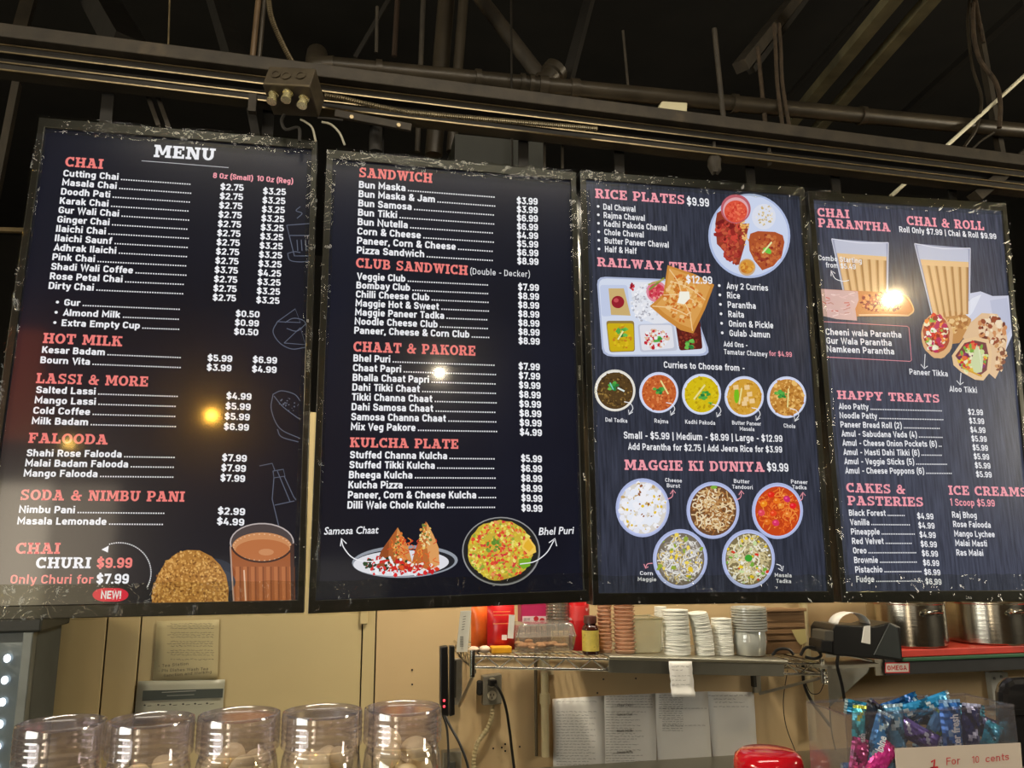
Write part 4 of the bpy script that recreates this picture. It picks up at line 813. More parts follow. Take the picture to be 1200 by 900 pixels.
def f_wrap(k):
    k.poly([(1110,369),(1135,344),(1149,341.5),(1163,347),(1182,346.5),(1187,362),(1189,386),(1176,416),(1150,410)], (206,208,226)); k.poly([(1120,366),(1140,349),(1150,345),(1140,366),(1130,378)], (226,228,240)); k.poly([(1160,352),(1180,349),(1186,384),(1170,408)], (190,194,216))
    k.poly([(1100,368),(1114,364),(1128,366),(1138,374),(1137,386),(1124,402),(1108,404)], (196,140,80)); k.specks(1121,380,13,12,[(222,176,110),(170,110,56),(232,196,140)],40,2.6)
    k.ell(1098,394,18.5,26,(222,176,126),30,.03,-.1); k.ell(1097,391,15.5,22,(176,80,50),28,.04,-.1)
    k.specks(1096,390,14,21,[(214,50,34),(226,90,40),(236,226,190),(190,40,90),(140,180,70),(232,140,60),(240,236,220),(150,40,30)],150,3)
    k.poly([(1128,395),(1137,378),(1150,367),(1168,368),(1178,382),(1180,398),(1176,424),(1166,444),(1150,430)], (226,190,150)); k.specks(1162,386,16,16,[(150,70,40),(236,206,170),(110,46,30),(206,140,90),(240,220,190)],70,3.4); k.specks(1172,412,6,24,[(206,150,96),(236,206,166),(130,70,44)],34,2.8)
    k.poly([(1115,417),(1128,398),(1142,395),(1158,398),(1162,414),(1160,436),(1152,446),(1142,445),(1126,436),(1117,428)], (232,196,150))
    k.poly([(1119,417),(1130,402),(1142,399),(1155,402),(1158,416),(1156,434),(1147,441),(1130,433)], (120,56,60))
    k.specks(1139,420,16,18,[(206,40,44),(140,50,110),(206,220,150),(236,226,190),(120,170,60),(226,110,60),(110,40,80),(226,190,50)],150,3)
    k.poly([(1144,404),(1152,420),(1150,436),(1141,438),(1137,424)], (206,216,166)); k.stroke([(1127,430),(1138,436),(1150,441)],2.4,(214,160,40)); k.stroke([(1146,406),(1150,432)],1,(232,236,206))
food('wrap_picture', P4, f_wrap, 54, 'picture of two cut wraps with bright vegetable filling')

# ------------------------------------------------------------------ overhead steelwork, pipes and cables
DUST = mat('dusty_black_paint', (46, 40, 30), .7, .1, var=.45, scale=14, bump=.5, blotch=((72, 62, 46), 9, .62))
DARK = mat('dark_painted_steel', (26, 23, 18), .75, .1, var=.3, scale=10, bump=.4)
PIPE = mat('painted_pipe', (54, 48, 38), .38, .2, var=.35, scale=8, bump=.25)
RUST = mat('dusty_rust', (58, 46, 32), .85, 0, var=.5, scale=30, bump=1)
LIP = mat('pale_channel_lip', (128, 114, 86), .35, .7, var=.3, scale=20)
CHROME = mat('chrome', (200, 198, 190), .16, 1, var=.05)
GALV = mat('galvanised_steel', (150, 146, 134), .35, .8, var=.15, scale=20)
def bz(py, X=0.0): return at_y(0, py, 0).z
beam = thing('steel_beam', (1.4, .02, 2.84), 'long dusty black steel beam with paired channels running above the displays', 'beam')
Z0, Z1 = 2.952, 2.904; XA, XB = -.9, 4.4
def bl(dz, y): # a line along the beam, dz below its top
    sl = (Z1-Z0)/3.09
    return (XA, y, Z0+sl*(XA+.105)-dz), (XB, y, Z0+sl*(XB+.105)-dz)
a, b = bl(.018, .0); MB().bar(a, b, .09, .038).build('top_flange', DUST, beam, bevel=.003)
a, b = bl(.052, .01); MB().bar(a, b, .045, .022).build('upper_channel', DARK, beam)
a, b = bl(.074, .03); MB().bar(a, b, .03, .03).build('web', DARK, beam)
a, b = bl(.101, .01); MB().bar(a, b, .045, .022).build('lower_channel', DARK, beam)
for dz in (.042, .0625, .091, .111):  # lips in paler metal: the channels' highlight lines put into the colour
    a, b = bl(dz, -.015); MB().bar(a, b, .004, .0035).build('channel_lip', LIP, beam)
def up(px, py, D): # photograph point at height-independent depth
    return at_y(px, py, D)
_n = [0]
def rod(name, a, b, wpx, label, cat, m_=None, Ya=.6, Yb=None, shape='tube', Z=None, sub=None, group=None):
    A, B = (at_z(a[0], a[1], Z), at_z(b[0], b[1], Z)) if Z else (at_y(a[0], a[1], Ya), at_y(b[0], b[1], Ya if Yb is None else Yb))
    e = (A-B)*.25 if a[1] <= 0 else Vector((0,0,0))
    A = A+e; wd = wpx/FPX*((A+B)/2-CAM).dot(CF)
    if A.z > 4.78: A = B+(A-B)*((4.78-B.z)/(A.z-B.z))
    k = MB()
    if shape == 'tube': k.tube([A, B], wd/2, 12)
    elif shape == 'bar': k.bar(A, B, wd, wd*.8)
    elif shape == 'angle':
        d = (B-A).normalized(); k.bar(A, B, wd, wd*.18); k.bar(A+Vector((0,0,wd*.3)), B+Vector((0,0,wd*.3)), wd*.16, wd*.7)
    return k.build(name, m_ or DUST, None, label=label, cat=cat, group=group, origin=B)
# long sprinkler pipe behind the beam with couplings and clamp
mp = thing('sprinkler_pipe', at_y(640, 110, .35), 'fat black sprinkler pipe running level behind the beam', 'pipe')
A, B = at_y(386, 77, .35), at_y(1290, 162, .35); MB().tube([A+(0.0,0,0.0) if 0 else A, B], .029, 18).build('pipe_run', PIPE, mp)
el = at_y(392, 78, .35); MB().tube(spline([el, el+Vector((-.045,.01,.0)), el+Vector((-.06,.04,.03)), el+Vector((-.06,.08,.09))], 5), .034, 16).build('elbow', PIPE, mp)
for px, wd_ in ((444, .02), (560, .02), (612, .015), (622, .015), (636, .03), (673, .03), (860, .02), (1010, .02)):
    t = (px-386)/(1290-386); c = A+(B-A)*t; c = at_y(px, 77+85*(px-386)/904, .35); d = (B-A).normalized()
    MB().tube([c-d*wd_*.5, c+d*wd_*.5], .035, 16).build('coupling', PIPE, mp)
rod('drop_pipe', (341,-4), (330,180), 1, '', '') if 0 else None
rod('riser_pipe', (523,0), (508,182), 20, 'thickest upright black pipe crossing behind the beam, left of centre', 'pipe', PIPE, .5)
rod('riser_pipe', (543,0), (529,178), 12, 'slimmer upright black pipe just right of the thickest one', 'pipe', PIPE, .45)
rod('riser_pipe', (496,0), (489,178), 6, 'thin upright rod just left of the thickest upright pipe', 'pipe', DUST, .4)
rod('conduit', (303,0), (295,78), 7, 'brownish upright conduit above the junction box, left of a pair', 'conduit', mat('brown_conduit', (86, 68, 46), .45, .3, var=.3), .08)
rod('conduit', (310,0), (303,78), 5, 'darker upright conduit above the junction box, right of a pair', 'conduit', PIPE, .08)
rod('brace', (560,-6), (650,112), 17, 'heavy diagonal pipe brace running down left to right to a clamp', 'brace', DUST, .62, .42)
c = at_y(643, 92, .40); MB().lathe([(0,-.05),(.045,-.05),(.045,-.02),(.036,-.015),(.036,.02),(.045,.025),(.045,.05),(0,.05)], c, 18, Matrix.Rotation(.62, 3, 'Y')).build('pipe_clamp', PIPE, None, label='round grooved clamp where the heavy diagonal brace meets the pipe', cat='clamp')
rod('brace', (692,-6), (664,98), 11, 'ribbed diagonal bar leaning down from top centre to the clamp', 'brace', DARK, .7, .45, 'bar')
rod('brace', (458,-4), (416,68), 6, 'thin diagonal bar at upper centre-left behind the hanging rod', 'brace', DARK, .8, shape='bar')
rod('hanger_rod', (442,8), (441,62), 4, 'short threaded hanger rod holding the pipe near its elbow', 'rod', DUST, .35)
rod('hanger_rod', (466,-4), (462,66), 6, 'faint upright hanger rod between elbow and thin upright', 'rod', mat('faint_brown', (50,36,24), .8), 1.2)
rod('hanger_rod', (199,-4), (197,62), 2.2, 'single fine wire hanging from the roof above the first display', 'wire', LIP, .3)
rod('hanger_rod', (730,36), (737,112), 3.2, 'short thin rod hanging in the dark right of centre', 'rod', DUST, .35)
rod('hanger_rod', (837,34), (848,142), 6, 'upright rusty rod standing on the beam right of the cream box', 'rod', DUST, .03)
rod('joist', (112,-8), (150,58), 34, 'wide black joist end above the left part of the beam', 'joist', DARK, 1.6, 1.2, 'bar')
rod('joist', (252,-8), (277,72), 20, 'narrower black joist between the wide joist and the conduits', 'joist', DARK, 1.6, 1.2, 'bar')
rod('joist', (36,-8), (22,42), 14, 'dark vertical post at the top left corner', 'post', DUST, 1.4, 1.3, 'bar')
rod('joist', (168,98), (186,148), 6, 'left one of two slanting rails behind the first display top', 'rail', DUST, .07, shape='bar', group='slanting rails')
rod('joist', (180,100), (198,150), 6, 'right one of two slanting rails behind the first display top', 'rail', DUST, .07, shape='bar', group='slanting rails')
rod('joist', (292,118), (302,170), 12, 'dark strut below the beam beside the first display right corner', 'strut', DARK, .05, shape='bar')
rod('joist', (20,98), (-6,230), 10, 'dark slanting post at the far left edge beside the first display', 'post', DUST, .9, shape='bar')
rod('joist', (-20,269), (60,271), 6, 'level grey rail at the left edge beside the first display', 'rail', LIP, .5, shape='bar')
# right hand roof bars
rod('square_tube', (932,-2), (868,78), 15, 'thick square steel tube slanting down at the upper right', 'tube', DUST, .75, .45, 'bar')
rod('square_tube', (944,-2), (880,83), 8, 'thin square tube just behind the thick slanting one', 'tube', DARK, .85, .55, 'bar')
OLV = mat('olive_dusty_bar', (92, 86, 62), .7, var=.3, scale=12, bump=.3)
rod('roof_bar', (1047,-2), (928,142), 15, 'left of the two long parallel slanting roof bars', 'bar', OLV, Z=3.7, shape='bar', group='parallel roof bars')
rod('roof_bar', (1092,-2), (957,152), 14, 'right of the two long parallel slanting roof bars', 'bar', OLV, Z=3.7, shape='bar', group='parallel roof bars')
rod('roof_bar', (1024,-2), (924,112), 5, 'faint thin bar deep in the roof left of the parallel bars', 'bar', DARK, Z=4.3, shape='bar')
rod('roof_bar', (1204,2), (1050,142), 9, 'long dim bar crossing the dark roof at the far right', 'bar', DARK, Z=4.3, shape='bar')
rod('white_rod', (1240,53), (1044,230), 4.5, 'slim cream-white rod slanting behind the beam at the upper right', 'rod', mat('cream_rod', (236,232,206), .4), .3, .3)
rod('angle_brace', (1240,150), (1142,232), 16, 'steel angle brace slanting down to the last display right corner', 'brace', DUST, -.02, .03, 'bar')
rod('hanger_rod', (1146,30), (1177,204), 8, 'slanting post behind the cable bundle at the right', 'post', DUST, .4, shape='bar')
rod('hanger_rod', (888,55), (897,146), 5, 'dusty rod hanging from the thick slanting tube', 'rod', RUST, .35)
def wire(name, pts, rpx, label, cat, m_, Y=.2, seg=7, n=6, **k):
    P_ = [at_y(p[0], p[1], p[2] if len(p) > 2 else Y) for p in pts]
    return MB().tube(spline(P_, n), rpx/FPX*(P_[0]-CAM).dot(CF), seg).build(name, m_, None, label=label, cat=cat, **k)
for i, (dx, lb) in enumerate(((0, 'left strand of the dusty hanging cable pair'), (6, 'right strand of the dusty hanging cable pair'))):
    wire('hanging_cable', [(907+dx,28),(909+dx,60),(911+dx,100),(917+dx*1.3,148)], 2.2, lb, 'cable', RUST, .32)
wire('hanging_cable', [(1137,-4),(1134,30),(1140,80),(1150,115),(1144,150),(1130,172)], 1.8, 'ribbed grey cable curving down at the right behind the beam', 'cable', PIPE, .3)
wire('hanging_cable', [(1142,-4),(1148,30),(1152,50)], 2.6, 'frayed brown cable end at the top right', 'cable', RUST, .3)
wire('hanging_cable', [(1140,4),(1141,40),(1148,70),(1166,95),(1172,120),(1171,150)], 2.6, 'brown cable looping right beside the slanting post', 'cable', RUST, .28)
wire('hanging_cable', [(1165,155),(1150,165),(1138,176)], 1.2, 'short thin wire under the brown loop at the right', 'wire', DUST, .04)
def flex(name, pts, rpx, label, m_, Y=.0, pitch=.006, cat='conduit', parent=None):
    P_ = spline([at_y(p[0], p[1], p[2] if len(p) > 2 else Y) for p in pts], 8); R0 = rpx/FPX*(P_[0]-CAM).dot(CF)
    Ls = [0]
    for i in range(1, len(P_)): Ls.append(Ls[-1]+(P_[i]-P_[i-1]).length)
    n = int(Ls[-1]/(pitch/2)); out = []; rr = []; j = 0
    for q in range(n+1):
        s_ = Ls[-1]*q/n
        while j < len(Ls)-2 and Ls[j+1] < s_: j += 1
        t = (s_-Ls[j])/max(1e-9, Ls[j+1]-Ls[j]); out.append(P_[j]+(P_[j+1]-P_[j])*t); rr.append(R0 if q % 2 else R0*.72)
    return MB().tube(out, rr, 9).build(name, m_, parent, label=label, cat=cat)
FLEX = mat('armoured_conduit', (120, 110, 88), .35, .7, var=.3, scale=30)
flex('flexible_conduit', [(314,-6),(318,20),(328,45),(338,65),(347,80)], 3.4, 'ribbed metal flexible conduit dropping to the junction box', mat('dull_armoured_conduit', (90,80,60), .4, .5, var=.3), .02)
flex('flexible_conduit', [(380,112),(400,115),(430,122),(470,130),(505,134),(560,139),(640,146),(700,151)], 3.6, 'ribbed metal flexible conduit running right along the beam', FLEX, -.045)
# junction box with connectors
jb = thing('junction_box', at_y(345, 142, -.08), 'dusty black junction box with round knockouts and bright connectors hung on the beam', 'electrical box')
c = at_y(345, 108, -.08); JR = Matrix.Rotation(-.28, 3, 'Z') @ Matrix.Rotation(.10, 3, 'Y') @ Matrix.Rotation(-.32, 3, 'X')
JM = mat('junction_box_paint', (70, 62, 48), .45, .4, var=.3, scale=20)
MB().box(c, (.125, .1, .07), JR).build('body', JM, jb, bevel=.003)
for dx, dz in ((-.036,.004),(-.008,.0),(.03,.004)):
    MB().lathe([(0,0),(.013,0),(.013,.004),(.009,.004),(.009,.002),(0,.002)], c+JR @ Vector((dx,-.05,dz)), 18, JR @ Matrix.Rotation(PI/2, 3, 'X')).build('knockout', JM, jb)
MB().box(c+JR @ Vector((0,-.047,-.031)), (.12,.008,.006), JR).build('cover_lip', FLEX, jb)
for dx, dy in ((-.04,-.02),(.0,-.028),(.038,-.012)):
    q = c+JR @ Vector((dx,dy,-.032)); cn = MB().lathe([(0,0),(.014,0),(.014,-.006),(.011,-.008),(.011,-.022),(.013,-.024),(.013,-.03),(0,-.03)], q, 16, JR).build('cable_connector', mat('bright_connector', (226,214,160), .25, .8), jb)
MB().box(at_y(296,122,-.03), (.02,.02,.05)).build('beam_clip', DUST, jb)
for i, (pts, lb) in enumerate((([(333,134),(330,142),(335,152),(350,150),(351,166)], 'thin cable looping from the junction box to the first display top'), ([(352,140),(358,143),(366,150),(370,166)], 'thin pale cable arcing down right of the junction box'), ([(377,143),(388,146),(398,156),(404,170)], 'pale cable arcing from the junction box to the second display'), ([(372,138),(386,139),(402,141)], 'short black cable end right of the junction box'))):
    wire('lamp_cable', pts, 1.3 if i else 2.0, lb, 'cable', mat('pale_cable', (150,146,128), .4) if i in (1, 2) else DARK, -.06)
# brackets, ducts under the beam
sb = thing('strut_bracket', at_y(440, 178, .02), 'black channel bracket with bolts left of the second display top', 'bracket')
MB().bar(at_y(392,133,-.03), at_y(482,150,-.03), .012, .022).build('strut', DUST, sb, bevel=.002)
MB().tube([at_y(441,128,.03), at_y(440,178,.03)], .018, 14).build('round_post', DARK, sb)
for px in (412, 467): MB().lathe([(0,0),(.006,0),(.006,.006),(0,.006)], at_y(px,138+(px-412)*.17,-.037), 6, Matrix.Rotation(PI/2,3,'X')).build('bolt', LIP, sb)
MB().box((at_y(585,175,.35).x, .42, at_y(585,185,.35).z), (.30,.16,.13)).build('duct_box', mat('faint_olive_duct', (34,36,26), .6), None, label='dim boxy duct behind the second display top', cat='duct')
rod('hanger_strap', (638,150), (638,200), 3, 'left thin strap between duct and second display corner', 'strap', DUST, .06, shape='bar')
rod('hanger_strap', (659,152), (659,198), 3, 'right thin strap above the second display corner', 'strap', DUST, .06, shape='bar')
for px, lb in ((838, 'rough clamp hanging under the beam above the third display'), (902, 'small dusty knot of wire under the beam near the chain')):
    p = at_y(px, 190 if px < 900 else 186, .0); rng = random.Random(px); k = MB(); k.ball(p, .022 if px < 900 else .013, 10, 7, (1, .8, 1.7), None, .25, rng); k.tube([p+Vector((0,0,.02)), p+Vector((0,0,.09))], .005, 6); k.build('beam_clamp', DUST, None, label=lb, cat='clamp')
cb = MB(); P0 = [at_y(*p, -.03) for p in ((768,137),(776,118),(806,120),(805,140))]
cb.prism(P0, (0,.06,0)).build('electrical_cover', mat('cream_plastic', (178,172,140), .5), None, label='small cream box sitting on the beam right of centre', cat='box', bevel=.004)

# pendant lamps of the shop: bulbs whose reflections show in the glass of the displays
def mirror_lamp(px, py, Yl):
    d = ray(px, py); d = d/d.y; return Vector((CAM.x+d.x*(Yl-CAM.y if 0 else (-CAM.y+Yl)), -Yl, CAM.z+d.z*(-CAM.y+Yl)))
SH = mat('pendant_shade', (40,36,30), .4, .5)
for px, py, Yl, rad, col, st, lab in ((248,487,4.2,.026,(255,186,64),700,'pendant lamp with a yellow bulb behind the viewer on the left'), (515,437,4.2,.022,(255,236,200),700,'pendant lamp with a white bulb behind the viewer in the middle'),
        (1045,350,3.0,.036,(255,226,170),900,'pendant lamp with a bright bulb behind the viewer on the right'), (81,520,4.6,.016,(255,200,90),380,'small pendant lamp behind the viewer at the far left')):
    p = mirror_lamp(px, py, Yl); L_ = thing('pendant_lamp', p, lab, 'lamp', None)
    M_ = emissive('bulb_%d' % px, col, st)
    MB().ball(p, rad, 16, 10).build('bulb', M_, L_)
    MB().lathe([(.0,.11),(.03,.11),(.05,.08),(.11,.0),(.112,.0),(.055,.085),(.03,.115),(0,.115)], p+Vector((0,0,.045)), 24).build('shade', SH, L_)
    MB().tube([p+Vector((0,0,.15)), Vector((p.x,p.y,4.79))], .004, 6).build('cord', SH, L_)
_p = mirror_lamp(22,450,4.6)
lb_ = MB().box(_p, (.30,.06,.85)).build('lit_panel', emissive('orange_panel', (224,96,26), 2.6), None, label='orange backlit panel behind the viewer on the left', cat='sign')
kf = thing('shelf_lamp', (1.3,.30,2.66), 'small kitchen lamp hidden above and behind the displays', 'lamp')
MB().lathe([(0,.06),(.05,.06),(.09,.0),(.086,.0),(.045,.055),(0,.055)], (1.3,.30,2.64), 20).build('shade', SH, kf)
MB().tube([(1.3,.30,2.7),(1.3,.30,4.79)], .004, 6).build('cord', SH, kf)

# ------------------------------------------------------------------ back wall: papers, sockets, pipes, cables
def sheet_print(P, name, corners, Y, lines, col=(60,58,54)):
    """rows of small writing: lines = (x0, x1, y, weight, chars)"""
    k = Ink(base=.0012, Y=Y, seed=int(corners[0][0]))
    for x0, x1, y, h in lines:
        x = x0
        while x < x1:
            wd_ = k.rng.uniform(1.5, 5)
            pts = [(x, y)]
            q = x
            while q < min(x+wd_, x1): q += .9; pts.append((q, y+k.rng.uniform(-h, h)))
            k.stroke(pts, .55, col); x = q+k.rng.uniform(.8, 1.8)
    return k.build(name, P, PRINT, kind='stuff')
PAPER = mat('white_paper', (228,226,220), .8, var=.04, scale=6, bump=.25); PAPER2 = mat('yellowed_paper', (182,168,126), .7, var=.04, scale=6, bump=.2)
GREY = mat('grey_laminated_sheet', (168,166,146), .4, var=.05, scale=6, bump=.15)
def paper(corners, Y, m_, label, name='paper_notice', curl=.006, seed=1):
    rng = random.Random(seed); P_ = [at_y(a, b, Y) for a, b in corners]; g = []
    for i in range(9):
        row = []
        for j in range(7):
            u, v = j/6, i/8; p = (P_[0]*(1-u)+P_[1]*u)*(1-v)+(P_[3]*(1-u)+P_[2]*u)*v
            row.append(p-Vector((0, .001+curl*(.3*(1-math.cos(u*4+seed))*v+rng.random()*.25), 0)))
        g.append(row)
    t = thing(name, (P_[3]+P_[2])/2, label, 'paper'); MB().sheet(g).build('sheet', m_, t, solid=.0008); return t
YP = WY-.004
pa = paper([(184,728),(257,726),(255,796),(179,797)], YP, PAPER2, 'yellowed notice with a printed table and handwriting, upper left wall', curl=.003)
sheet_print(pa, 'printed_lines', [(184,728)], YP-.005, [(200,250,731+i*5.2,.8) for i in range(9)]); sheet_print(pa, 'printed_lines', [(190,728)], YP-.005, [(196,250,733.5+i*10.4,.6) for i in range(4)])
k = Ink(base=.006, Y=YP); k.auto = ('handwriting', pa, PRINT); DK = (50,46,40)
k.text('- Tea Station', (186,782), (221,779), 3.6, DK, .004); k.text('- Pls Dishes Wash Tea', (186,787.5), (244,785), 3.6, DK, .004); k.text('Sanction and Working', (192,793), (248,788.5), 3.4, DK, .004)
pb = paper([(162,798),(264,796),(260,846),(157,848)], YP, GREY, 'laminated grey sheet with a dark banner, lower on the left wall', curl=.004, seed=3)
k = Ink(base=.0065, Y=YP); k.poly([(168,809),(262,806.5),(261,817),(167,821)], (58,64,58)); k.stroke([(190,811),(230,809)], 1, (150,150,140)); k.stroke([(196,815),(228,813.5)], 1, (130,134,124))
for x in (170,186,200,215,229,243): k.ell(x,826-(x-170)*.03,1.4,1,DK,8); k.stroke([(x+3,827-(x-170)*.03),(x+8,826.5-(x-170)*.03)],.8,DK)
k.build('dark_banner', pb, PRINT)
for i, (cs, lab, ls) in enumerate((([(647,819),(708,815),(709,905),(648,905)], 'crumpled white notice, leftmost of the four under the steel shelf', [(652,700,822,.5),(652,698,834,.6)]+[(652,690+(i*7) % 14,838+i*3.4,.5) for i in range(18)]),
      ([(708,815),(768,812.5),(769,905),(709,905)], 'white price notice, second of the four under the steel shelf', [(710,764,816+i*3.1,.45) for i in range(5)]+[(710,756-(i*9) % 20,834+i*3.2,.5) for i in range(20)]),
      ([(768,812.5),(829,810),(834,905),(770,905)], 'white notice with short lines, third of the four under the steel shelf', [(772,800,815+i*2.6,.4) for i in range(11)]+[(772,828,830,.3),(776,826,850,.3)]+[(776,800,843+i*2.6,.4) for i in range(6)]),
      ([(829,810),(883,811),(888,905),(835,905)], 'mostly blank white notice, rightmost of the four under the steel shelf', [(830,874,815,.5),(836,862,819,.5),(838,872,823,.4),(836,876,828,.3)]))):
    pp = paper(cs, YP-.0006*i, PAPER, lab, curl=.008, seed=10+i); sheet_print(pp, 'printed_lines', cs, YP-.011, ls, (96,96,96))
    if i == 1:
        k = Ink(base=.013, Y=YP); k.auto = ('handwriting', pp, PRINT)
        for y, t in ((827,'Chaat Papri'),(838,'Samosa Chaat'),(857,'Hot Milk'),(882,'Masala Puffs')): k.text(t, (722,y), (740,y-.4), 3, DK, .01)
# vertical conduits
def conduit(a, b, rpx, label, m_):
    t = thing('wall_conduit', at_y(b[0], b[1], WY-.03), label, 'conduit'); A, B = at_y(*a, WY-.028), at_y(*b, WY-.028)
    B = Vector((A.x, A.y, .9)); A = Vector((A.x, A.y, 2.1)); MB().tube([A, B], rpx, 14).build('tube', m_, t)
    return t, A
PCON = mat('beige_painted_conduit', (190,176,136), .4, var=.06)
t, A = conduit((638,790), (641,898), .014, 'beige painted conduit running down the wall left of the notices', PCON)
for z in (1.225, 1.10): MB().tube([(A.x,A.y,z-.018),(A.x,A.y,z+.018)], .019, 14).build('coupling', PCON, t)
MB().tube([(A.x-.03,A.y+.015,.9),(A.x-.03,A.y+.015,2.1)], .006, 8).build('side_wire', mat('dark_gap_wire', (90,80,58), .7), t)
MB().box((A.x+.015, A.y+.02, 1.19), (.05,.006,.02)).build('pipe_strap', PCON, t)
conduit((948,800), (957,898), .015, 'beige painted conduit running down the wall under the right shelf end', PCON)
# socket
so = thing('power_socket', at_y(577,827,WY), 'grey metal wall socket box with one plug in it', 'socket')
SM = mat('grey_socket_metal', (138,132,116), .4, .5)
P_ = [at_y(*p, WY-.045) for p in ((566,793),(588,790),(588,825),(566,827))]
MB().prism(P_, (0,.045,0)).build('box', SM, so, bevel=.003)
for py in (800, 815):
    q = at_y(576.5,py,WY-.046); MB().lathe([(0,0),(.017,0),(.016,.003),(0,.003)], q+Vector((0,0,0)), 18, Matrix.Rotation(PI/2,3,'X')).build('outlet', mat('outlet_cream', (206,196,166), .4), so)
    if py == 815:
        for dx, dz in ((-.006,.003),(.006,.003),(0,-.008)): MB().box(q+Vector((dx,-.004,dz)), (.0025,.002,.007)).build('slot', DARK, so)
MB().box(at_y(562,806,WY-.02), (.02,.03,.05)).build('side_knob', DARK, so, bevel=.006)
BLKP = mat('black_plastic', (12,12,12), .35, var=.1, bump=.02)
pg = thing('power_plug', at_y(577,800,WY-.06), 'black plug and cable in the upper outlet of the wall socket', 'plug')
MB().box(at_y(577,800,WY-.06), (.028,.03,.024), (0,0,.2)).build('plug_body', BLKP, pg, bevel=.005)
P_ = [at_y(x,y,d) for x,y,d in ((580,802,WY-.07),(587,812,WY-.08),(593,830,WY-.06),(597,855,WY-.04),(600,880,WY-.03),(603,905,WY-.03))]
MB().tube(spline(P_, 6), .0052, 8).build('cable', BLKP, pg)
flex('flexible_conduit', [(577,826,WY-.03),(576,842,WY-.03),(570,856,WY-.03),(560,870,WY-.03),(555,890,WY-.03),(556,905,WY-.03)], 3.0, 'cream ribbed conduit curving down from the wall socket', mat('cream_flex', (176,160,118), .5), pitch=.012)
s2 = thing('power_socket', at_y(529,905,WY), 'grey metal socket box low behind the last jar', 'socket')
P_ = [at_y(*p, WY-.045) for p in ((519,882),(541,880),(541,912),(519,912))]; MB().prism(P_, (0,.045,0)).build('box', SM, s2, bevel=.003)
MB().box(at_y(529,898,WY-.05), (.03,.008,.03)).build('outlet', mat('dark_outlet', (60,60,54), .5), s2, bevel=.003)
# black power strip with red lights
YS = .86
ps = thing('power_strip', at_y(525,840,YS), 'upright black power strip with two tiny red lights', 'power strip')
P_ = [at_y(*p, YS) for p in ((516,758),(525,757),(526,840),(516,838))]; MB().prism(P_, (0,.035,0)).build('body', BLKP, ps, bevel=.004)
P_ = [at_y(*p, YS+.005) for p in ((527,757),(533,757),(533,838),(527,840))]; MB().prism(P_, (0,.03,0)).build('side_rail', BLKP, ps, bevel=.003)
for py in (821, 828): MB().ball(at_y(520.5,py,YS-.001), .0042, 8, 6).build('red_light', emissive('red_led', (255,40,60), 3) if py == 821 else MATS['red_led'], ps)
wire('power_cable', [(519,838),(523,850),(525,868),(526,905)], 1.4, 'straight black cable from the power strip down to the low socket', 'cable', BLKP, .9)
wire('power_cable', [(521,838),(528,852),(538,870),(546,890),(550,905)], 1.6, 'black cable slanting right from under the power strip', 'cable', BLKP, .93)
wire('power_cable', [(941,776),(942,800),(950,820),(962,836),(973,851)], 1.8, 'loose black cable with a bare tip hanging from the right shelf end', 'cable', BLKP, .8)
wire('thin_wire', [(923,785),(918,820),(921,850),(930,875),(936,890)], .5, 'thin grey wire hanging left of the right conduit', 'wire', DARK, .95)
wire('thin_wire', [(944,800),(950,812),(960,812),(966,800)], .5, 'thin grey wire loop under the shelf corner', 'wire', DARK, .95)
wire('thin_wire', [(972,828),(975,860),(984,898)], .8, 'thin dark wire on the wall below the steel gusset', 'wire', DARK, .97)

# ------------------------------------------------------------------ wire shelf and steel shelf
def shz(x): return 1.313+(x-1.239)*(1.254-1.313)/(2.32-1.239)
YF = .57; XL, XR, XM = 1.222, 2.455, at_y(712, 771, YF).x
ws = thing('wire_shelf', (1.85, .78, 1.26), 'chrome wire wall shelf under the displays', 'shelf')
for nm, dz in (('upper_front_rail', -.002), ('lower_front_rail', -.036)):
    MB().tube([(XL,YF,shz(XL)+dz),(XR,YF,shz(XR)+dz)], .0042, 10).build(nm, CHROME, ws)
k = MB(); n = 28; pts = []
for i in range(n+1): x = XL+(XR-XL)*i/n; pts.append((x, YF, shz(x)-(.003 if i % 2 else .035)))
k.tube(pts, .003, 6); k.build('front_zigzag', CHROME, ws)
for x in (XL, XR):
    MB().tube([(x,YF,shz(x)-.002),(x,WY-.03,shz(x)-.002)], .005, 8).build('side_rail', CHROME, ws); MB().tube([(x,YF,shz(x)-.036),(x,WY-.03,shz(x)-.036)], .005, 8).build('side_rail', CHROME, ws)
    pts = [(x, YF+(WY-.03-YF)*i/10, shz(x)-(.003 if i % 2 else .035)) for i in range(11)]; MB().tube(pts, .0028, 6).build('side_zigzag', CHROME, ws)
    MB().tube([(x,YF,shz(x)-.065),(x,YF,shz(x)+.016)], .009, 12).build('corner_post', CHROME, ws)
k = MB(); n = 50
for i in range(n+1): x = XL+(XR-XL)*i/n; k.tube([(x,YF,shz(x)+.002),(x,WY-.03,shz(x)+.002)], .0022, 5)
for y in (.70,.84,.965): k.tube([(XL,y,shz(XL)-.003),(XR,y,shz(XR)-.003)], .003, 6)
k.build('wire_grid', CHROME, ws, kind='stuff')
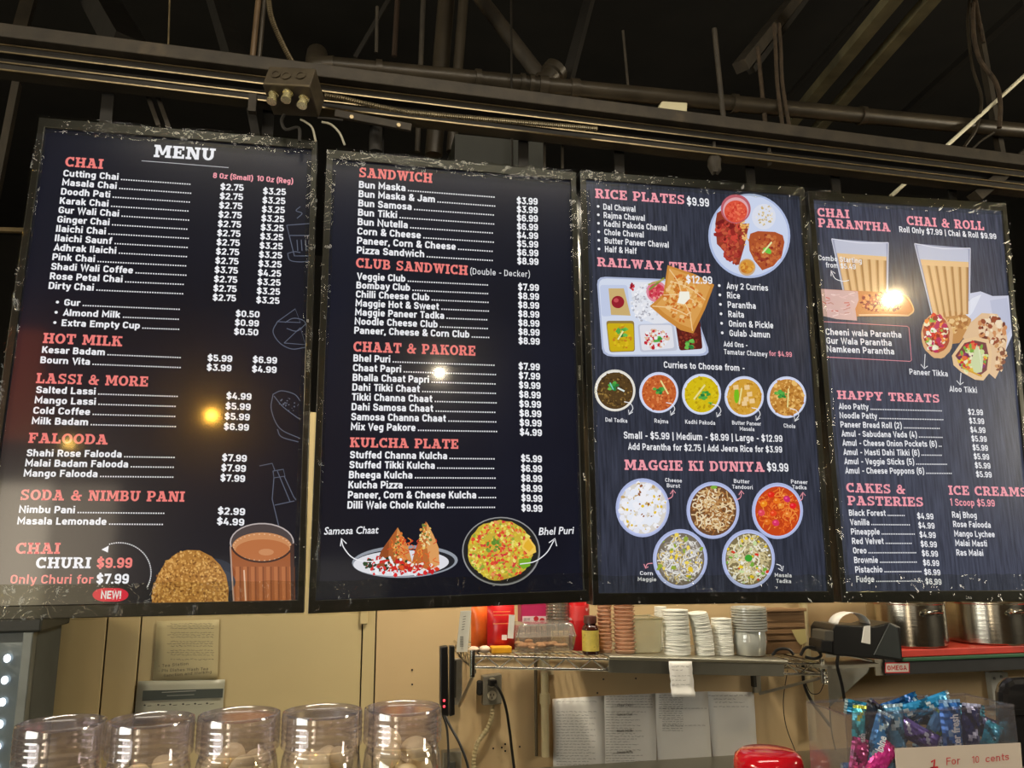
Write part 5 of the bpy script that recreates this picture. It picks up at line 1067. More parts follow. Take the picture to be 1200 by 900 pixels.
for x0, px0, py0, lb in ((at_y(537,790,WY-.03).x, 537, 800, ''), (at_y(888,800,WY-.03).x, 888, 800, '')):
    z1, z0 = at_y(px0, 772, WY-.03).z, at_y(px0, 826 if px0 < 600 else 812, WY-.03).z
    MB().box((x0,WY-.02,(z0+z1)/2), (.03,.02,z1-z0)).build('wall_standard', GALV, ws, bevel=.003)
    MB().box((x0-.014,WY-.024,(z0+z1)/2+.01), (.012,.024,(z1-z0)*.8)).build('standard_side', mat('dark_standard', (60,58,52), .4, .6), ws)
    xf = XL+.01 if px0 < 600 else XR-.01
    MB().tube([(x0+.004,WY-.035,z0-.002),(xf,YF+.01,shz(xf)-.05)], .0055, 8).build('diagonal_brace', GALV, ws)
x0 = at_y(888,800,WY-.03).x; MB().tube([(x0,WY-.035,1.18),(x0+.14,.75,shz(x0)-.04)], .005, 8).build('diagonal_brace', GALV, ws)
for dz in (.0,-.015,-.03): MB().ball((XR+.006,YF-.006,shz(XR)-.03+dz), .009, 10, 6).build('clamp_nut', CHROME, ws)
# steel tray shelf lying over it
STEEL = mat('brushed_steel', (168,164,148), .38, .85, var=.08, scale=5, stretch=(1,1,30), bump=.05)
st = thing('steel_shelf', ((XM+2.33)/2, .78, shz(2.0)), 'flat stainless steel shelf with a down-turned lip over the wire shelf', 'shelf')
XS0, XS1 = XM, at_y(922,776,YF-.01).x
MB().bar((XS0,.755,shz(XS0)+.008), (XS1,.755,shz(XS1)+.008), .40, .006).build('top_sheet', STEEL, st)
MB().tube([(XS0,YF-.012,shz(XS0)+.005),(XS1,YF-.012,shz(XS1)+.005)], .0068, 12).build('rolled_edge', STEEL, st)
a_, b_ = Vector((XS0,YF-.006,shz(XS0)-.022)), Vector((XS1-.01,YF-.006,shz(XS1)-.022)); MB().bar(a_, b_, .003, .042).build('front_lip', mat('dull_steel_lip', (132,130,118), .45, .7, var=.08), st, bevel=.001)
rc = thing('receipt', at_y(798,815,YF-.02), 'crumpled paper slip hanging from the steel shelf lip', 'paper')
rng = random.Random(5); g = []
for i in range(10):
    v = i/9; row = []
    for j in range(5):
        u = j/4; p = at_y(784+27*u+(v*2), 775+41*v, YF-.022); row.append(p+Vector((0, rng.uniform(-.004,.004)-(.012*v*v), 0)))
    g.append(row)
MB().sheet(g).build('sheet', PAPER, rc, solid=.0006)
sheet_print(rc, 'printed_lines', [(785,776)], YF-.045, [(787,807,781,.5),(787,800,785,.5),(787,808,792,.4),(787,804,797,.4),(788,808,802,.4)], (110,110,104))
TOPZ = .012
def sx_(px, Y): return at_y(px, 750, Y).x
def sz_(py, px, Y): return at_y(px, py, Y).z

# ------------------------------------------------------------------ goods on the shelf
CLR = clear('clear_container_plastic', (232,226,216), gloss=.10, rough=.08, alpha=.82, rim=.3)
def flatbox(name, x0, x1, ytop, Y, depth, m_, label, cat, tilt=0, bevel=.003, base=None, seedless=0):
    X0, X1 = sx_(x0, Y), sx_(x1, Y); z0 = (shz((X0+X1)/2)+(TOPZ if X0 > XM else .006)) if base is None else base; z1 = sz_(ytop, (x0+x1)/2, Y)
    t = thing(name, ((X0+X1)/2, Y+depth/2, z0), label, cat)
    MB().prism([(X0,Y,z0),(X1,Y,z0),(X1+tilt,Y,z1),(X0+tilt,Y,z1)], (0,depth,0)).build('body', m_, t, bevel=bevel)
    return t, X0, X1, z0, z1
def pouch(name, x0, x1, ytop, Y, m_, label, cat, belly=.03):
    X0, X1 = sx_(x0, Y), sx_(x1, Y); z0 = shz(X0)+.006; z1 = sz_(ytop, x0, Y); t = thing(name, ((X0+X1)/2, Y, z0), label, cat)
    fr, bk = [], []
    for i in range(9):
        v = i/8; th = belly*math.sin(PI*min(1, v*1.0+.0))**.6 if 0 < v < 1 else 0; th = belly*(math.sin(PI*(.12+.88*v))**.7) if v < 1 else .001
        r1, r2 = [], []
        for j in range(7):
            u = j/6; e = math.sin(PI*u)**.6 if 0 < u < 1 else .0
            x = X0+(X1-X0)*u; z = z0+(z1-z0)*v; r1.append(Vector((x, Y-th*e, z))); r2.append(Vector((x, Y+th*e, z)))
        fr.append(r1); bk.append(r2)
    k = MB(); k.sheet(fr); k.sheet([list(reversed(r)) for r in bk]); k.build('pouch_body', m_, t, fix=False)
    MB().box(((X0+X1)/2, Y, z1-.006), (X1-X0, .003, .014)).build('top_seal', m_, t)
    return t, X0, X1, z0, z1
Y1 = .66
t, X0, X1, z0, z1 = flatbox('paper_strip', 535, 548, 716, .60, .004, mat('white_card', (210,206,192), .6), 'tall white label strip standing at the left shelf end', 'label', tilt=.012, bevel=.0005)
k = Ink(base=.002, Y=.60)
for i in range(7): k.stroke([(539,757-i*1.8),(543,757-i*1.8)], 1.0, (90,90,84))
for i in range(6): k.stroke([(540.5+i*.4,738-i*3),(544+i*.4,737-i*3)], .9, (120,118,108))
k.build('printed_code', t, PRINT)
ORG_ = mat('orange_foil', (232,104,40), .3, var=.25, scale=16, bump=.2, blotch=((244,190,70), 14, .58)); RED_ = mat('red_foil', (206,34,38), .28, var=.15, bump=.15, scale=14)
pouch('snack_pouch', 552, 572, 706, .70, ORG_, 'orange and yellow snack pouch left of the red pouch', 'pouch')
t, X0, X1, z0, z1 = pouch('snack_pouch', 571, 603, 704, .66, RED_, 'big red snack pouch with a white barcode label', 'pouch', .035)
MB().box(((X0+X1)/2+.026,.655-.037,z0+.078), (.02,.002,.075), (0,.08,0)).build('barcode_label', mat('white_label', (226,222,214), .5), t)
k = Ink(base=.0, Y=.62); k.auto = ('lettering', t, PRINT)
for y in (717,721,731): k.stroke([(578,y),(598,y-.4)], 1.2, (240,150,90))
k.stroke([(588,747),(594,747)], 7, (230,225,225)); k.flush()
Xa, Xb = sx_(575,.6), sx_(599,.6); MB().box(((Xa+Xb)/2,.605,shz(Xa)+.014), (Xb-Xa,.04,.022)).build('yellow_packet', mat('yellow_packet', (226,160,40), .4), None, label='small yellow packet lying in front of the red pouch', cat='packet', bevel=.004)
for i, (px, r, lb) in enumerate(((555,.014,'larger pale garlic bulb at the left shelf end'), (568,.016,'flat pale garlic bulb beside the yellow packet'), (562,.012,'dark brown nut between two pale bulbs'))):
    p = Vector((sx_(px,.60), .60+.02*(i == 2), 0)); p.z = shz(p.x)+.004+r*.75; MB().ball(p, r, 14, 9, (1.25,1,.75), None, .04, random.Random(i)).build('garlic_bulb' if i < 2 else 'brown_nut', mat('garlic_skin', (214,190,164), .5) if i < 2 else mat('nut_brown', (70,48,40), .5), None, label=lb, cat='garlic' if i < 2 else 'nut')
# pink box behind, clear cups and clamshells
flatbox('tea_box', 611, 641, 700, .80, .06, mat('pink_carton', (186,44,96), .4, var=.2), 'pink and white carton behind the clear clamshells', 'box', base=sz_(731,620,.80))
_t = [o for o in COL.objects if o.name == 'tea_box'][0]
k = Ink(base=.003, Y=.80); k.poly([(612,722),(640,722),(640,730.5),(612,730.5)], (226,206,212)); k.ell(628,725,3,3,(190,30,50),14); k.ell(635,727,3,3,(200,40,60),14)
for i in range(6): k.stroke([(614+i*1.3,724),(614+i*1.3,729)], .7, (60,50,60))
k.build('carton_print', _t, PRINT)
flatbox('carton_under', 608, 646, 733, .80, .08, mat('brown_carton', (120,84,64), .7), 'brown carton under the pink one behind the clamshells', 'box', base=shz(1.45)+.011)
def cup_stack(px, wpx, Y, n, pitch, m_, label, group, name='clear_cup', r0=.8, zb=None, hgt=.02):
    X_ = sx_(px, Y); r = wpx/2/FPX*(Y-CAM.y)*1.02; z0 = shz(X_)+TOPZ if zb is None else zb
    k = MB(); k.lathe([(0,.0),(r*r0,.0),(r*.97,hgt),(r*1.0,hgt),(r*1.0,hgt+.003),(r*.95,hgt+.003),(r*r0*.97,.004),(0,.004)], (X_,Y,z0), 26)
    o = k.build(name, m_, None, label=label, cat='lid' if 'lid' in name else 'cup', group=group, origin=(X_,Y,z0))
    return o, X_, z0
o, X_, z0 = cup_stack(655, 30, .76, 1, .01, CLR, 'clear cup in the nested column behind the clear clamshells', 'clear cups nested in a column', zb=shz(1.55)+.07)
for i in range(1, 9): copy_tree(o, (0,0,.0105*i))
def clamshell(Y, z0, label):
    Xa, Xb = sx_(604,Y), sx_(679,Y); hw, hd = (Xb-Xa)/2, .075; c = Vector(((Xa+Xb)/2, Y+hd, z0)); t = thing('clamshell_box', c, label, 'container', 'clear clamshell containers')
    def shell(zs):
        g = []
        for s_, z in zs:
            row = []
            for q in range(28):
                a = 2*PI*q/28; e = .28; x = math.copysign(abs(math.cos(a))**e, math.cos(a)); y = math.copysign(abs(math.sin(a))**e, math.sin(a)); row.append(c+Vector((x*hw*s_, y*hd*s_, z)))
            row.append(row[0]); g.append(row)
        return g
    MB().sheet(shell([(0,0),(.86,.0),(.9,.006),(.97,.045),(1.0,.047)])).build('base', CLR, t)
    MB().sheet(shell([(1.0,.048),(.97,.052),(.9,.082),(.84,.088),(0,.088)])).build('lid', CLR, t)
    for q in range(9):
        x = -hw*.7+hw*1.4*q/8; MB().tube([c+Vector((x,-hd*.97,.052)), c+Vector((x*.97,-hd*.9,.082))], .0016, 5).build('rib', CLR, t)
    return t, c
zc = shz(1.45)+.011
t, c = clamshell(.60, zc, 'clear ribbed clamshell container with pale food in it')
rng = random.Random(9)
k = MB()
for q in range(26): k.ball(c+Vector((rng.uniform(-.085,.085), rng.uniform(-.055,.03), .012+rng.random()*.012)), .012, 8, 5, (1.5,1,.6), Matrix.Rotation(rng.random()*3,3,'Z'))
k.build('pale_crackers', mat('pale_cracker', (222,178,140), .7), None, label='pale broken crackers inside the clear clamshell', cat='food', kind='stuff')
# red canister and brown bottle
def lathe_thing(name, px, Y, prof, m_, label, cat, zb=None):
    X_ = sx_(px, Y); z0 = (shz(X_)+.008) if zb is None else zb; t = thing(name, (X_,Y,z0), label, cat); MB().lathe(prof, (X_,Y,z0), 28).build('body', m_, t); return t, Vector((X_,Y,z0))
t, c = lathe_thing('canister', 679, .73, [(0,0),(.034,0),(.036,.004),(.036,.17),(.033,.176),(0,.176)], mat('red_canister', (196,26,34), .3, var=.1), 'tall red canister behind the brown bottle', 'canister')
MB().lathe([(.0365,.10),(.0365,.15)], c, 20).build('label_band', mat('red_white_print', (214,60,60), .4, blotch=((240,236,230), 40, .6)), t)
t, c = lathe_thing('medicine_bottle', 692, .61, [(0,0),(.026,0),(.028,.004),(.028,.083),(.024,.092),(.019,.095),(.019,.1),(0,.1)], mat('brown_glass', (58,26,18), .15, spec=.7), 'small brown bottle with a yellow label and ribbed cap', 'bottle')
MB().lathe([(.0286,.012),(.0286,.078)], c, 28).build('yellow_label', mat('yellow_label_print', (206,184,84), .5, var=.15, scale=60, blotch=((120,96,40), 60, .62)), t)
MB().lathe([(0,.1),(.022,.1),(.022,.12),(.02,.124),(0,.124)], c, 24).build('cap', mat('brown_cap', (80,40,32), .4), t)
# brown nested paper cups, two columns
KR = mat('kraft_cup', (214,166,132), .45, var=.12, scale=20); KR.node_tree.nodes['Principled BSDF'].inputs['Coat Weight'].default_value = .4
for px, wd_, lab, grp in ((709,17,'brown kraft cup in the narrow left column by the bottle','left column of kraft cups'), (732,25,'brown kraft cup in the wider column beside the clear tub','right column of kraft cups')):
    X_ = sx_(px,.64); r = wd_/2/FPX*2.74; z0 = shz(X_)+TOPZ
    base = MB().lathe([(0,0),(r*.86,0),(r*.98,.0095),(r*1.06,.0095),(r*1.06,.0122),(r*.94,.0122),(r*.82,.003),(0,.003)], (X_,.64,z0), 26).build('kraft_cup', KR, None, label=lab, cat='cup', group=grp, origin=(X_,.64,z0))
    for i in range(1, 14): copy_tree(base, (random.Random(i).uniform(-.0012,.0012),0,.0128*i))
# clear tub
TUB = clear('milky_tub_plastic', (228,226,204), gloss=.08, rough=.2, alpha=.68, rim=.25)
X0, X1 = sx_(742,.62), sx_(776,.62); z0 = shz(X0)+TOPZ; z1 = sz_(725,758,.62)
t = thing('clear_tub', ((X0+X1)/2,.68,z0), 'square milky clear tub beside the kraft cups', 'tub'); k = MB(); e = .004
lo = [(X0+e,.62+e),(X1-e,.62+e),(X1-e,.74-e),(X0+e,.74-e)]; hi = [(X0-e,.62-e),(X1+e,.62-e),(X1+e,.74+e),(X0-e,.74+e)]
k.add([(x,y,z0) for x,y in lo]+[(x,y,z1) for x,y in hi], [(0,1,2,3)]+[(i,(i+1)%4,4+(i+1)%4,4+i) for i in range(4)]); k.build('walls', TUB, t, bevel=.004)
MB().tube([Vector((x,y,z1)) for x,y in hi], .003, 6, closed=True).build('rim', TUB, t)
# white lid columns
LIDM = mat('white_lid_plastic', (226,226,216), .4, var=.04)
def lids(px, wpx, Y, ytop, label, group, lean=0, dome=0):
    X_ = sx_(px,Y); r = wpx/2/FPX*(Y-CAM.y)*1.03; z0 = shz(X_)+TOPZ; z1 = sz_(ytop,px,Y); pitch = .0062; n = int((z1-z0)/pitch); rng = random.Random(px)
    o = MB().lathe([(0,.0008),(r*.86,.0008),(r*.9,0),(r*.985,.0002),(r,.0008),(r,.0052),(r*.98,.0060),(r*.9,.0061),(r*.86,.003),(0,.003)], (X_,Y,z0), 26).build('takeaway_lid', LIDM, None, label=label, cat='lid', group=group, origin=(X_,Y,z0))
    for i in range(1, n):
        f = i/n; c = copy_tree(o, label='topmost '+label if i == n-1 else None, delta=(lean*f*f+rng.uniform(-.001,.001), rng.uniform(-.0008,.0008), pitch*i)); c.rotation_euler = (rng.uniform(-.02,.02)+.05*f*dome, rng.uniform(-.02,.02)-f*.12*dome, 0)
lids(793, 31, .64, 712, 'white plastic lid in the tallest column, left of three on the steel shelf', 'tallest column of white lids', -.004, 0)
lids(825, 23, .64, 717, 'white plastic lid in the leaning middle column on the steel shelf', 'leaning column of white lids', -.022, 1)
lids(847, 24, .66, 723, 'white plastic lid in the shortest right column beside clear deli cups', 'right column of white lids', -.004, 0)
lids(775, 14, .78, 710, 'white plastic lid in the column half hidden behind the clear tub', 'hidden column of white lids', .0, 0)
X_ = sx_(796,.64); 
# deli cups and their lids
DELI = clear('deli_plastic', (232,234,226), gloss=.1, rough=.1, alpha=.55, rim=.3)
X_ = sx_(881,.64); z0 = shz(X_)+TOPZ; r = .061
for i in range(2):
    o = MB().lathe([(0,0),(r*.84,0),(r*.9,.004),(r*1.0,.05),(r*.92,.072),(r*.9,.072),(r*.97,.05),(0,.006)], (X_,.66,z0+.003+.01*i), 28).build('deli_cup', DELI, None, label='upturned clear deli cup under the clear lids' if i == 0 else 'second clear deli cup nested over the lower one', cat='cup', group='upturned clear deli cups', origin=(X_,.66,z0+.01*i))
zl = z0+.084
o = MB().lathe([(0,.001),(r*.9,.001),(r*.96,.0),(r*1.03,.002),(r*1.03,.0078),(r*.98,.0086),(r*.9,.004),(0,.004)], (X_+.004,.66,zl), 28).build('deli_cover', DELI, None, label='round clear lid in the column on top of the deli cups', cat='lid', group='clear deli lids', origin=(X_+.004,.66,zl))
for i in range(1, 9): copy_tree(o, (random.Random(i).uniform(-.001,.001),0,.0092*i))
# cardboard box
CB = mat('cardboard', (136,104,70), .8, var=.12, scale=40, stretch=(.2,1,6), bump=.15)
X0, X1 = sx_(898,.74), sx_(945,.74); z0 = shz(X0)+TOPZ*.6; z1 = sz_(716,920,.74)
t = thing('cardboard_box', ((X0+X1)/2,.82,z0), 'brown cardboard box at the right end of the shelf', 'box')
MB().prism([(X0,.74,z0),(X1-.03,.74,z0),(X1,.74,z0+.07),(X1,.74,z1),(X0,.74,z1)], (0,.16,0)).build('body', CB, t, bevel=.002)
MB().bar((X0,.735,z1+.004), (X1+.002,.735,z1+.004), .02, .012).build('folded_flap', CB, t, bevel=.003)
for q in range(5): MB().box(((X0+X1)/2,.7388,z0+.05+q*.022), (X1-X0-.012,.002,.0022)).build('corrugation', mat('cardboard_dark', (100,74,48), .8), t)
k = Ink(base=.003, Y=.737); k.poly([(927,738),(943,737),(945,752),(938,756),(934,752)], (196,180,120)); k.build('yellow_note', t, PRINT)
for i, (pts, lb) in enumerate((([(905,768),(912,761),(924,761),(930,767)], 'left black cable coil lying on the right shelf end'), ([(938,768),(944,759),(956,760),(962,768),(955,772),(944,770)], 'right black cable coil lying on the right shelf end'))):
    wire('cable_coil', pts, 1.8, lb, 'cable', BLKP, .56)

# ------------------------------------------------------------------ right: steel wall shelf with pots, printer
GX = at_y(970, 800, WY).x; YR = .69; ZT = at_y(1040, 772, YR).z; ZB = at_y(1040, 791, YR).z
rs = thing('steel_wall_shelf', (GX+.5,.85,ZB), 'stainless wall shelf on the right with a dark front edge', 'shelf')
MB().box((GX+.85,(YR+WY)/2,ZT-.004), (1.7,WY-YR,.006)).build('top_sheet', STEEL, rs)
MB().box((GX+.12,YR,(ZT+ZB)/2), (.24,.006,ZT-ZB)).build('steel_front', STEEL, rs)
XD = at_y(1035,780,YR).x
MB().box((XD+.75,YR-.004,(ZT+ZB)/2), (1.5,.012,ZT-ZB)).build('dark_front', mat('dark_shelf_front', (46,48,50), .4), rs, bevel=.002)
MB().prism([(GX,WY,ZT-.004),(GX,WY,at_y(970,828,WY).z),(GX,WY-.26,ZT-.055),(GX,WY-.3,ZT-.004)], (.004,0,0)).build('gusset', mat('pale_steel_gusset', (176,182,180), .35, .6), rs)
k = Ink(base=.0, Y=YR-.012)
k.poly([(1037,776.5),(1066,776),(1066,788.5),(1037,789)], (206,40,44)); k.poly([(1038.3,777.8),(1064.8,777.3),(1064.8,787.2),(1038.3,787.7)], (226,220,214)); k.text('OMEGA', (1040,785.5), (1063,785.2), 5.4, (196,30,40), .05); k.build('maker_plate', rs, PRINT)
def board(y0, y1, m_, lab, x0):
    z0, z1 = at_y(1120,y1,.66).z, at_y(1120,y0,.66).z; X0 = sx_(x0,.66)
    MB().box((X0+.6,.82,(z0+z1)/2), (1.2,.32,z1-z0)).build('cutting_board', m_, None, label=lab, cat='cutting board', bevel=.003)
board(768.5, 773, mat('green_board', (40,92,60), .5), 'green cutting board under the red one on the right shelf', 1056)
board(759.5, 768, mat('red_board', (206,58,44), .45), 'red cutting board under the steel pots', 1050)
POT = mat('polished_pot_steel', (196,190,176), .2, 1, var=.06, scale=6, stretch=(1,1,14), bump=.05)
ZP = at_y(1120,759,.66).z
def pot(px, r, h, lab):
    X_ = sx_(px,.80); t = thing('cooking_pot', (X_,.80,ZP), lab, 'pot')
    MB().lathe([(0,0),(r*.96,0),(r,.006),(r,h),(r*1.03,h+.004),(r*1.03,h+.008),(r*.985,h+.008),(r*.98,.01),(0,.008)], (X_,.80,ZP), 48).build('body', POT, t)
    for s_ in (-1, 1):
        hp = spline([Vector((X_+s_*(.0)+dx, .80-r-dy, ZP+h-.03+dz)) for dx, dy, dz in ((-.035,-.002,0),(-.032,.025,.006),(0,.038,.01),(.032,.025,.006),(.035,-.002,0))], 5) if s_ < 0 else spline([Vector((X_+dx, .80+r+dy, ZP+h-.03+dz)) for dx, dy, dz in ((-.035,-.002,0),(-.032,.025,.006),(0,.038,.01),(.032,.025,.006),(.035,-.002,0))], 5)
        MB().tube(hp, .005, 8).build('handle', CHROME, t)
        for dx in (-.035,.035): MB().lathe([(0,0),(.01,0),(.01,.004),(0,.004)], (X_+dx, .80+s_*(r-.001), ZP+h-.03), 10, Matrix.Rotation(PI/2,3,'X')).build('rivet_plate', CHROME, t)
pot(1064, .142, .155, 'polished steel pot behind the receipt printer'); pot(1160, .148, .150, 'polished steel pot at the right edge of the shelf')
# receipt printer
YQ = .52
pr = thing('receipt_printer', at_y(1015,772,YQ), 'black receipt printer with a loop of paper on top', 'printer')
def Q(px, py, Y=YQ): return at_y(px, py, Y)
MB().prism([Q(976,768),(Q(1058,775)),Q(1056,735),Q(1043,729),Q(1025,734),Q(980,732),Q(976,738)], (0,.14,0)).build('body', BLKP, pr, bevel=.005)
MB().prism([Q(1024,768,YQ-.004),Q(1057,773,YQ-.004),Q(1052,735,YQ-.004),Q(1043,730,YQ-.004)], (0,.01,0)).build('side_cover', mat('charcoal_plastic', (38,44,44), .4), pr, bevel=.003)
MB().prism([Q(1010,753,YQ-.003),Q(1020,755,YQ-.003),Q(1020,733,YQ-.003),Q(1013,734,YQ-.003)], (0,.003,0)).build('white_sticker', PAPER, pr)
g = []
for i in range(13):
    a = PI*i/12; p = Q(1001-19*math.cos(a), 733-15*math.sin(a), YQ+.05); g.append([p, p+Vector((0,.06,0))])
MB().sheet(g).build('paper_loop', PAPER, pr, solid=.0006)
MB().prism([Q(962,764),Q(976,766),Q(976,750),(Q(963,750))], (0,.08,0)).build('adapter_box', BLKP, None, label='small black adapter box left of the receipt printer', cat='adapter', bevel=.004)
MB().prism([Q(966,751),Q(977,752),Q(977,739),(Q(967,739))], (0,.08,0)).build('adapter_box', mat('dark_grey_plastic', (66,62,54), .5), None, label='dark grey box on top of the small black adapter', cat='adapter', bevel=.003)
wire('power_cable', [(982,768),(981,780),(986,800),(990,822)], 1.8, 'black cable hanging down from the receipt printer over the steel gusset', 'cable', BLKP, .50)
# support for the printer: ledge bracket
MB().box(((Q(962,770).x+Q(1030,770).x)/2, YQ+.09, Q(1010,776).z-.012), (Q(1030,770).x-Q(962,770).x, .19, .01)).build('steel_ledge', STEEL, None, label='short steel ledge under the receipt printer', cat='ledge')
# control panel on the wall
cp = thing('control_panel', at_y(1172,832,WY-.03), 'white wall control panel with knobs right of the shelf', 'panel')
P_ = [at_y(*p, WY-.03) for p in ((1160,788),(1181,788),(1187,833),(1166,830))]; MB().prism(P_, (0,.03,0)).build('box', mat('white_panel', (206,206,196), .4), cp, bevel=.002)
for px, py in ((1165,795),(1173,793),(1180,797)): MB().lathe([(0,0),(.006,0),(.005,.005),(0,.005)], at_y(px,py,WY-.031), 12, Matrix.Rotation(PI/2,3,'X')).build('knob', mat('panel_grey', (150,150,144), .4), cp)
P_ = [at_y(*p, WY-.032) for p in ((1167,815),(1174,815),(1175,824),(1168,824))]; MB().prism(P_, (0,.003,0)).build('dark_display', BLKP, cp)
hd = thing('coffee_machine', at_y(1215,905,-.2), 'rounded glossy black appliance at the right edge', 'appliance')
MB().prism([at_y(*p, -.2) for p in ((1177,870),(1176,830),(1175,812),(1179,800),(1188,795),(1240,793),(1300,795),(1300,905),(1180,905))], (0,.035,0)).build('body', mat('glossy_black_appliance', (34,34,36), .15, coat=.6), hd, bevel=.015)
MB().prism([at_y(*p, -.205) for p in ((1184,832),(1240,831),(1240,838),(1184,838))], (0,.01,0)).build('trim_band', mat('trim_dark', (16,16,16), .3), hd)

# ------------------------------------------------------------------ worktop, left cooler
wt = thing('back_worktop', (2.2,.7,.0), 'steel worktop along the back wall below the notices', 'worktop')
MB().box((2.2,.70,.84), (3.6,.58,.04)).build('top', STEEL, wt, bevel=.004)
for x in (.5,1.6,2.7,3.9): MB().box((x,.50,.41), (.04,.04,.82)).build('leg', GALV, wt); MB().box((x,.92,.41), (.04,.04,.82)).build('leg', GALV, wt)
YC = .70; Xc = at_y(31,820,YC).x
cl = thing('display_cooler', (Xc-.35,YC+.15,0), 'tall glass-door cooler with a row of lights at the left edge', 'cooler')
Zc = at_y(30,741,YC).z
MB().box((Xc-.35,YC+.15,Zc/2), (.70,.24,Zc)).build('cabinet', mat('cooler_grey', (74,80,80), .4, .3), cl, bevel=.004)
MB().box((Xc-.35,YC+.14,Zc+.03), (.74,.28,.06)).build('top_cap', mat('cooler_dark', (44,46,42), .5), cl, bevel=.006)
MB().box((Xc-.014,YC+.02,Zc/2), (.028,.04,Zc)).build('door_frame', mat('door_frame_grey', (120,126,124), .35, .6), cl, bevel=.003)
MB().box((Xc-.36,YC+.03,Zc/2), (.66,.02,Zc-.06)).build('door_glass', mat('cooler_glass', (104,116,120), .12, .2), cl)
for i in range(9):
    z = Zc-.075-i*.062; MB().ball((Xc-.068,YC+.01,z), .010, 10, 6, (1,.7,1.2)).build('lamp', emissive('cooler_led', (235,245,255), 3.2) if i == 0 else MATS['cooler_led'], cl)

# ------------------------------------------------------------------ front counter with jars and candy
CT = thing('serving_counter', (1.3,-.9,0), 'front serving counter just below the picture', 'counter')
ZC = 1.20
MB().box((1.3,-.85,ZC-.02), (3.2,.62,.04)).build('top', mat('counter_stone', (90,80,70), .3), CT, bevel=.004)
MB().box((1.3,-.80,(ZC-.04)/2), (3.1,.5,ZC-.04)).build('front', mat('counter_front', (70,60,50), .6), CT)
PET = clear('clear_pet', (250,247,248), gloss=.10, rough=.06, alpha=.95, rim=.3); PETL = clear('clear_pet_lid', (248,243,247), gloss=.15, rough=.12, alpha=.94, rim=.35)
JX = [.4885+.0946*i for i in range(5)]; ZJ = 1.470; JY = -1.05
JL = ['clear plastic jar with a clear screw lid, leftmost of five', 'clear plastic jar, second from the left of five', 'clear plastic jar, middle one of five', 'clear plastic jar, second from the right of five', 'clear plastic jar, rightmost of five']
r = .0465
j0 = thing('plastic_jar', (JX[0], JY, ZC), JL[0], 'jar', 'row of clear plastic jars')
MB().lathe([(0,.004),(.036,.004),(.042,.0),(.046,.006),(.0465,.02),(.0465,.205),(.044,.222),(.041,.226),(.041,.262)], (JX[0],JY,ZC), 40).build('body', PET, j0)
prof = [(r,-.038),(r*1.012,-.036),(r,-.034)]
for q in range(4): prof += [(r,-.030+q*.0065),(r*1.012,-.028+q*.0065),(r,-.026+q*.0065)]
prof += [(r,-.003),(r*.985,-.0005),(r*.95,.0),(r*.90,-.0015),(r*.88,-.004),(0,-.004)]
MB().lathe(prof, (JX[0],JY,ZJ), 44).build('lid', PETL, j0)
MB().lathe([(.0415,-.05),(.0428,-.048),(.0428,-.043),(.0415,-.041)], (JX[0],JY,ZJ), 40).build('neck_ring', PET, j0)
for i in range(1, 5): copy_tree(j0, (JX[i]-JX[0], random.Random(i).uniform(-.004,.004), 0), JL[i])
COOK = mat('pale_cookie', (250,232,184), .6, var=.08, scale=40, bump=.1)
rng = random.Random(77)
cb0 = MB().ball((0,0,0), .0165, 18, 12, (1,1,.72)).build('round_cookie', COOK, None, label='x', cat='cookie', origin=(0,0,0), group='x')
where = ['leftmost', 'second', 'middle', 'fourth', 'rightmost']; first = True
for i in range(5):
    top = [.205,.222,.228,.222,.236][i]
    spots = []
    for lay in range(7):
        z = ZC+top-.012-lay*.027
        for q in range(4):
            a = q*PI/2+lay*.8+i+rng.uniform(-.2,.2); rr = .0235
            spots.append((JX[i]+rr*math.cos(a), JY+rr*math.sin(a), z+rng.uniform(-.006,.006)))
    for q, p in enumerate(spots):
        o = cb0 if first else cb0.copy()
        if not first: COL.objects.link(o)
        first = False
        o.location = p; o.rotation_euler = (rng.uniform(-1,1), rng.uniform(-1,1), 0)
        o['label'] = 'pale round cookie inside the %s plastic jar' % where[i]; o['group'] = 'cookies in the %s jar' % where[i]
# jar with a red lid
XR_ = at_y(900,890,-.7).x; zt = at_y(900,878.5,-.7).z
rj = thing('red_lid_jar', (XR_,-.7,ZC), 'jar with a glossy red domed lid right of centre on the counter', 'jar')
MB().lathe([(0,0),(.05,0),(.052,.006),(.052,zt-ZC-.04),(.048,zt-ZC-.03)], (XR_,-.7,ZC), 32).build('body', PET, rj)
MB().lathe([(.058,-.045),(.0595,-.04),(.0595,-.02),(.056,-.008),(.046,-.001),(.02,.001),(0,.0015)], (XR_,-.7,zt), 44).build('lid', mat('red_gloss_plastic', (204,20,34), .14, coat=.5, bump=.02, var=.03), rj)
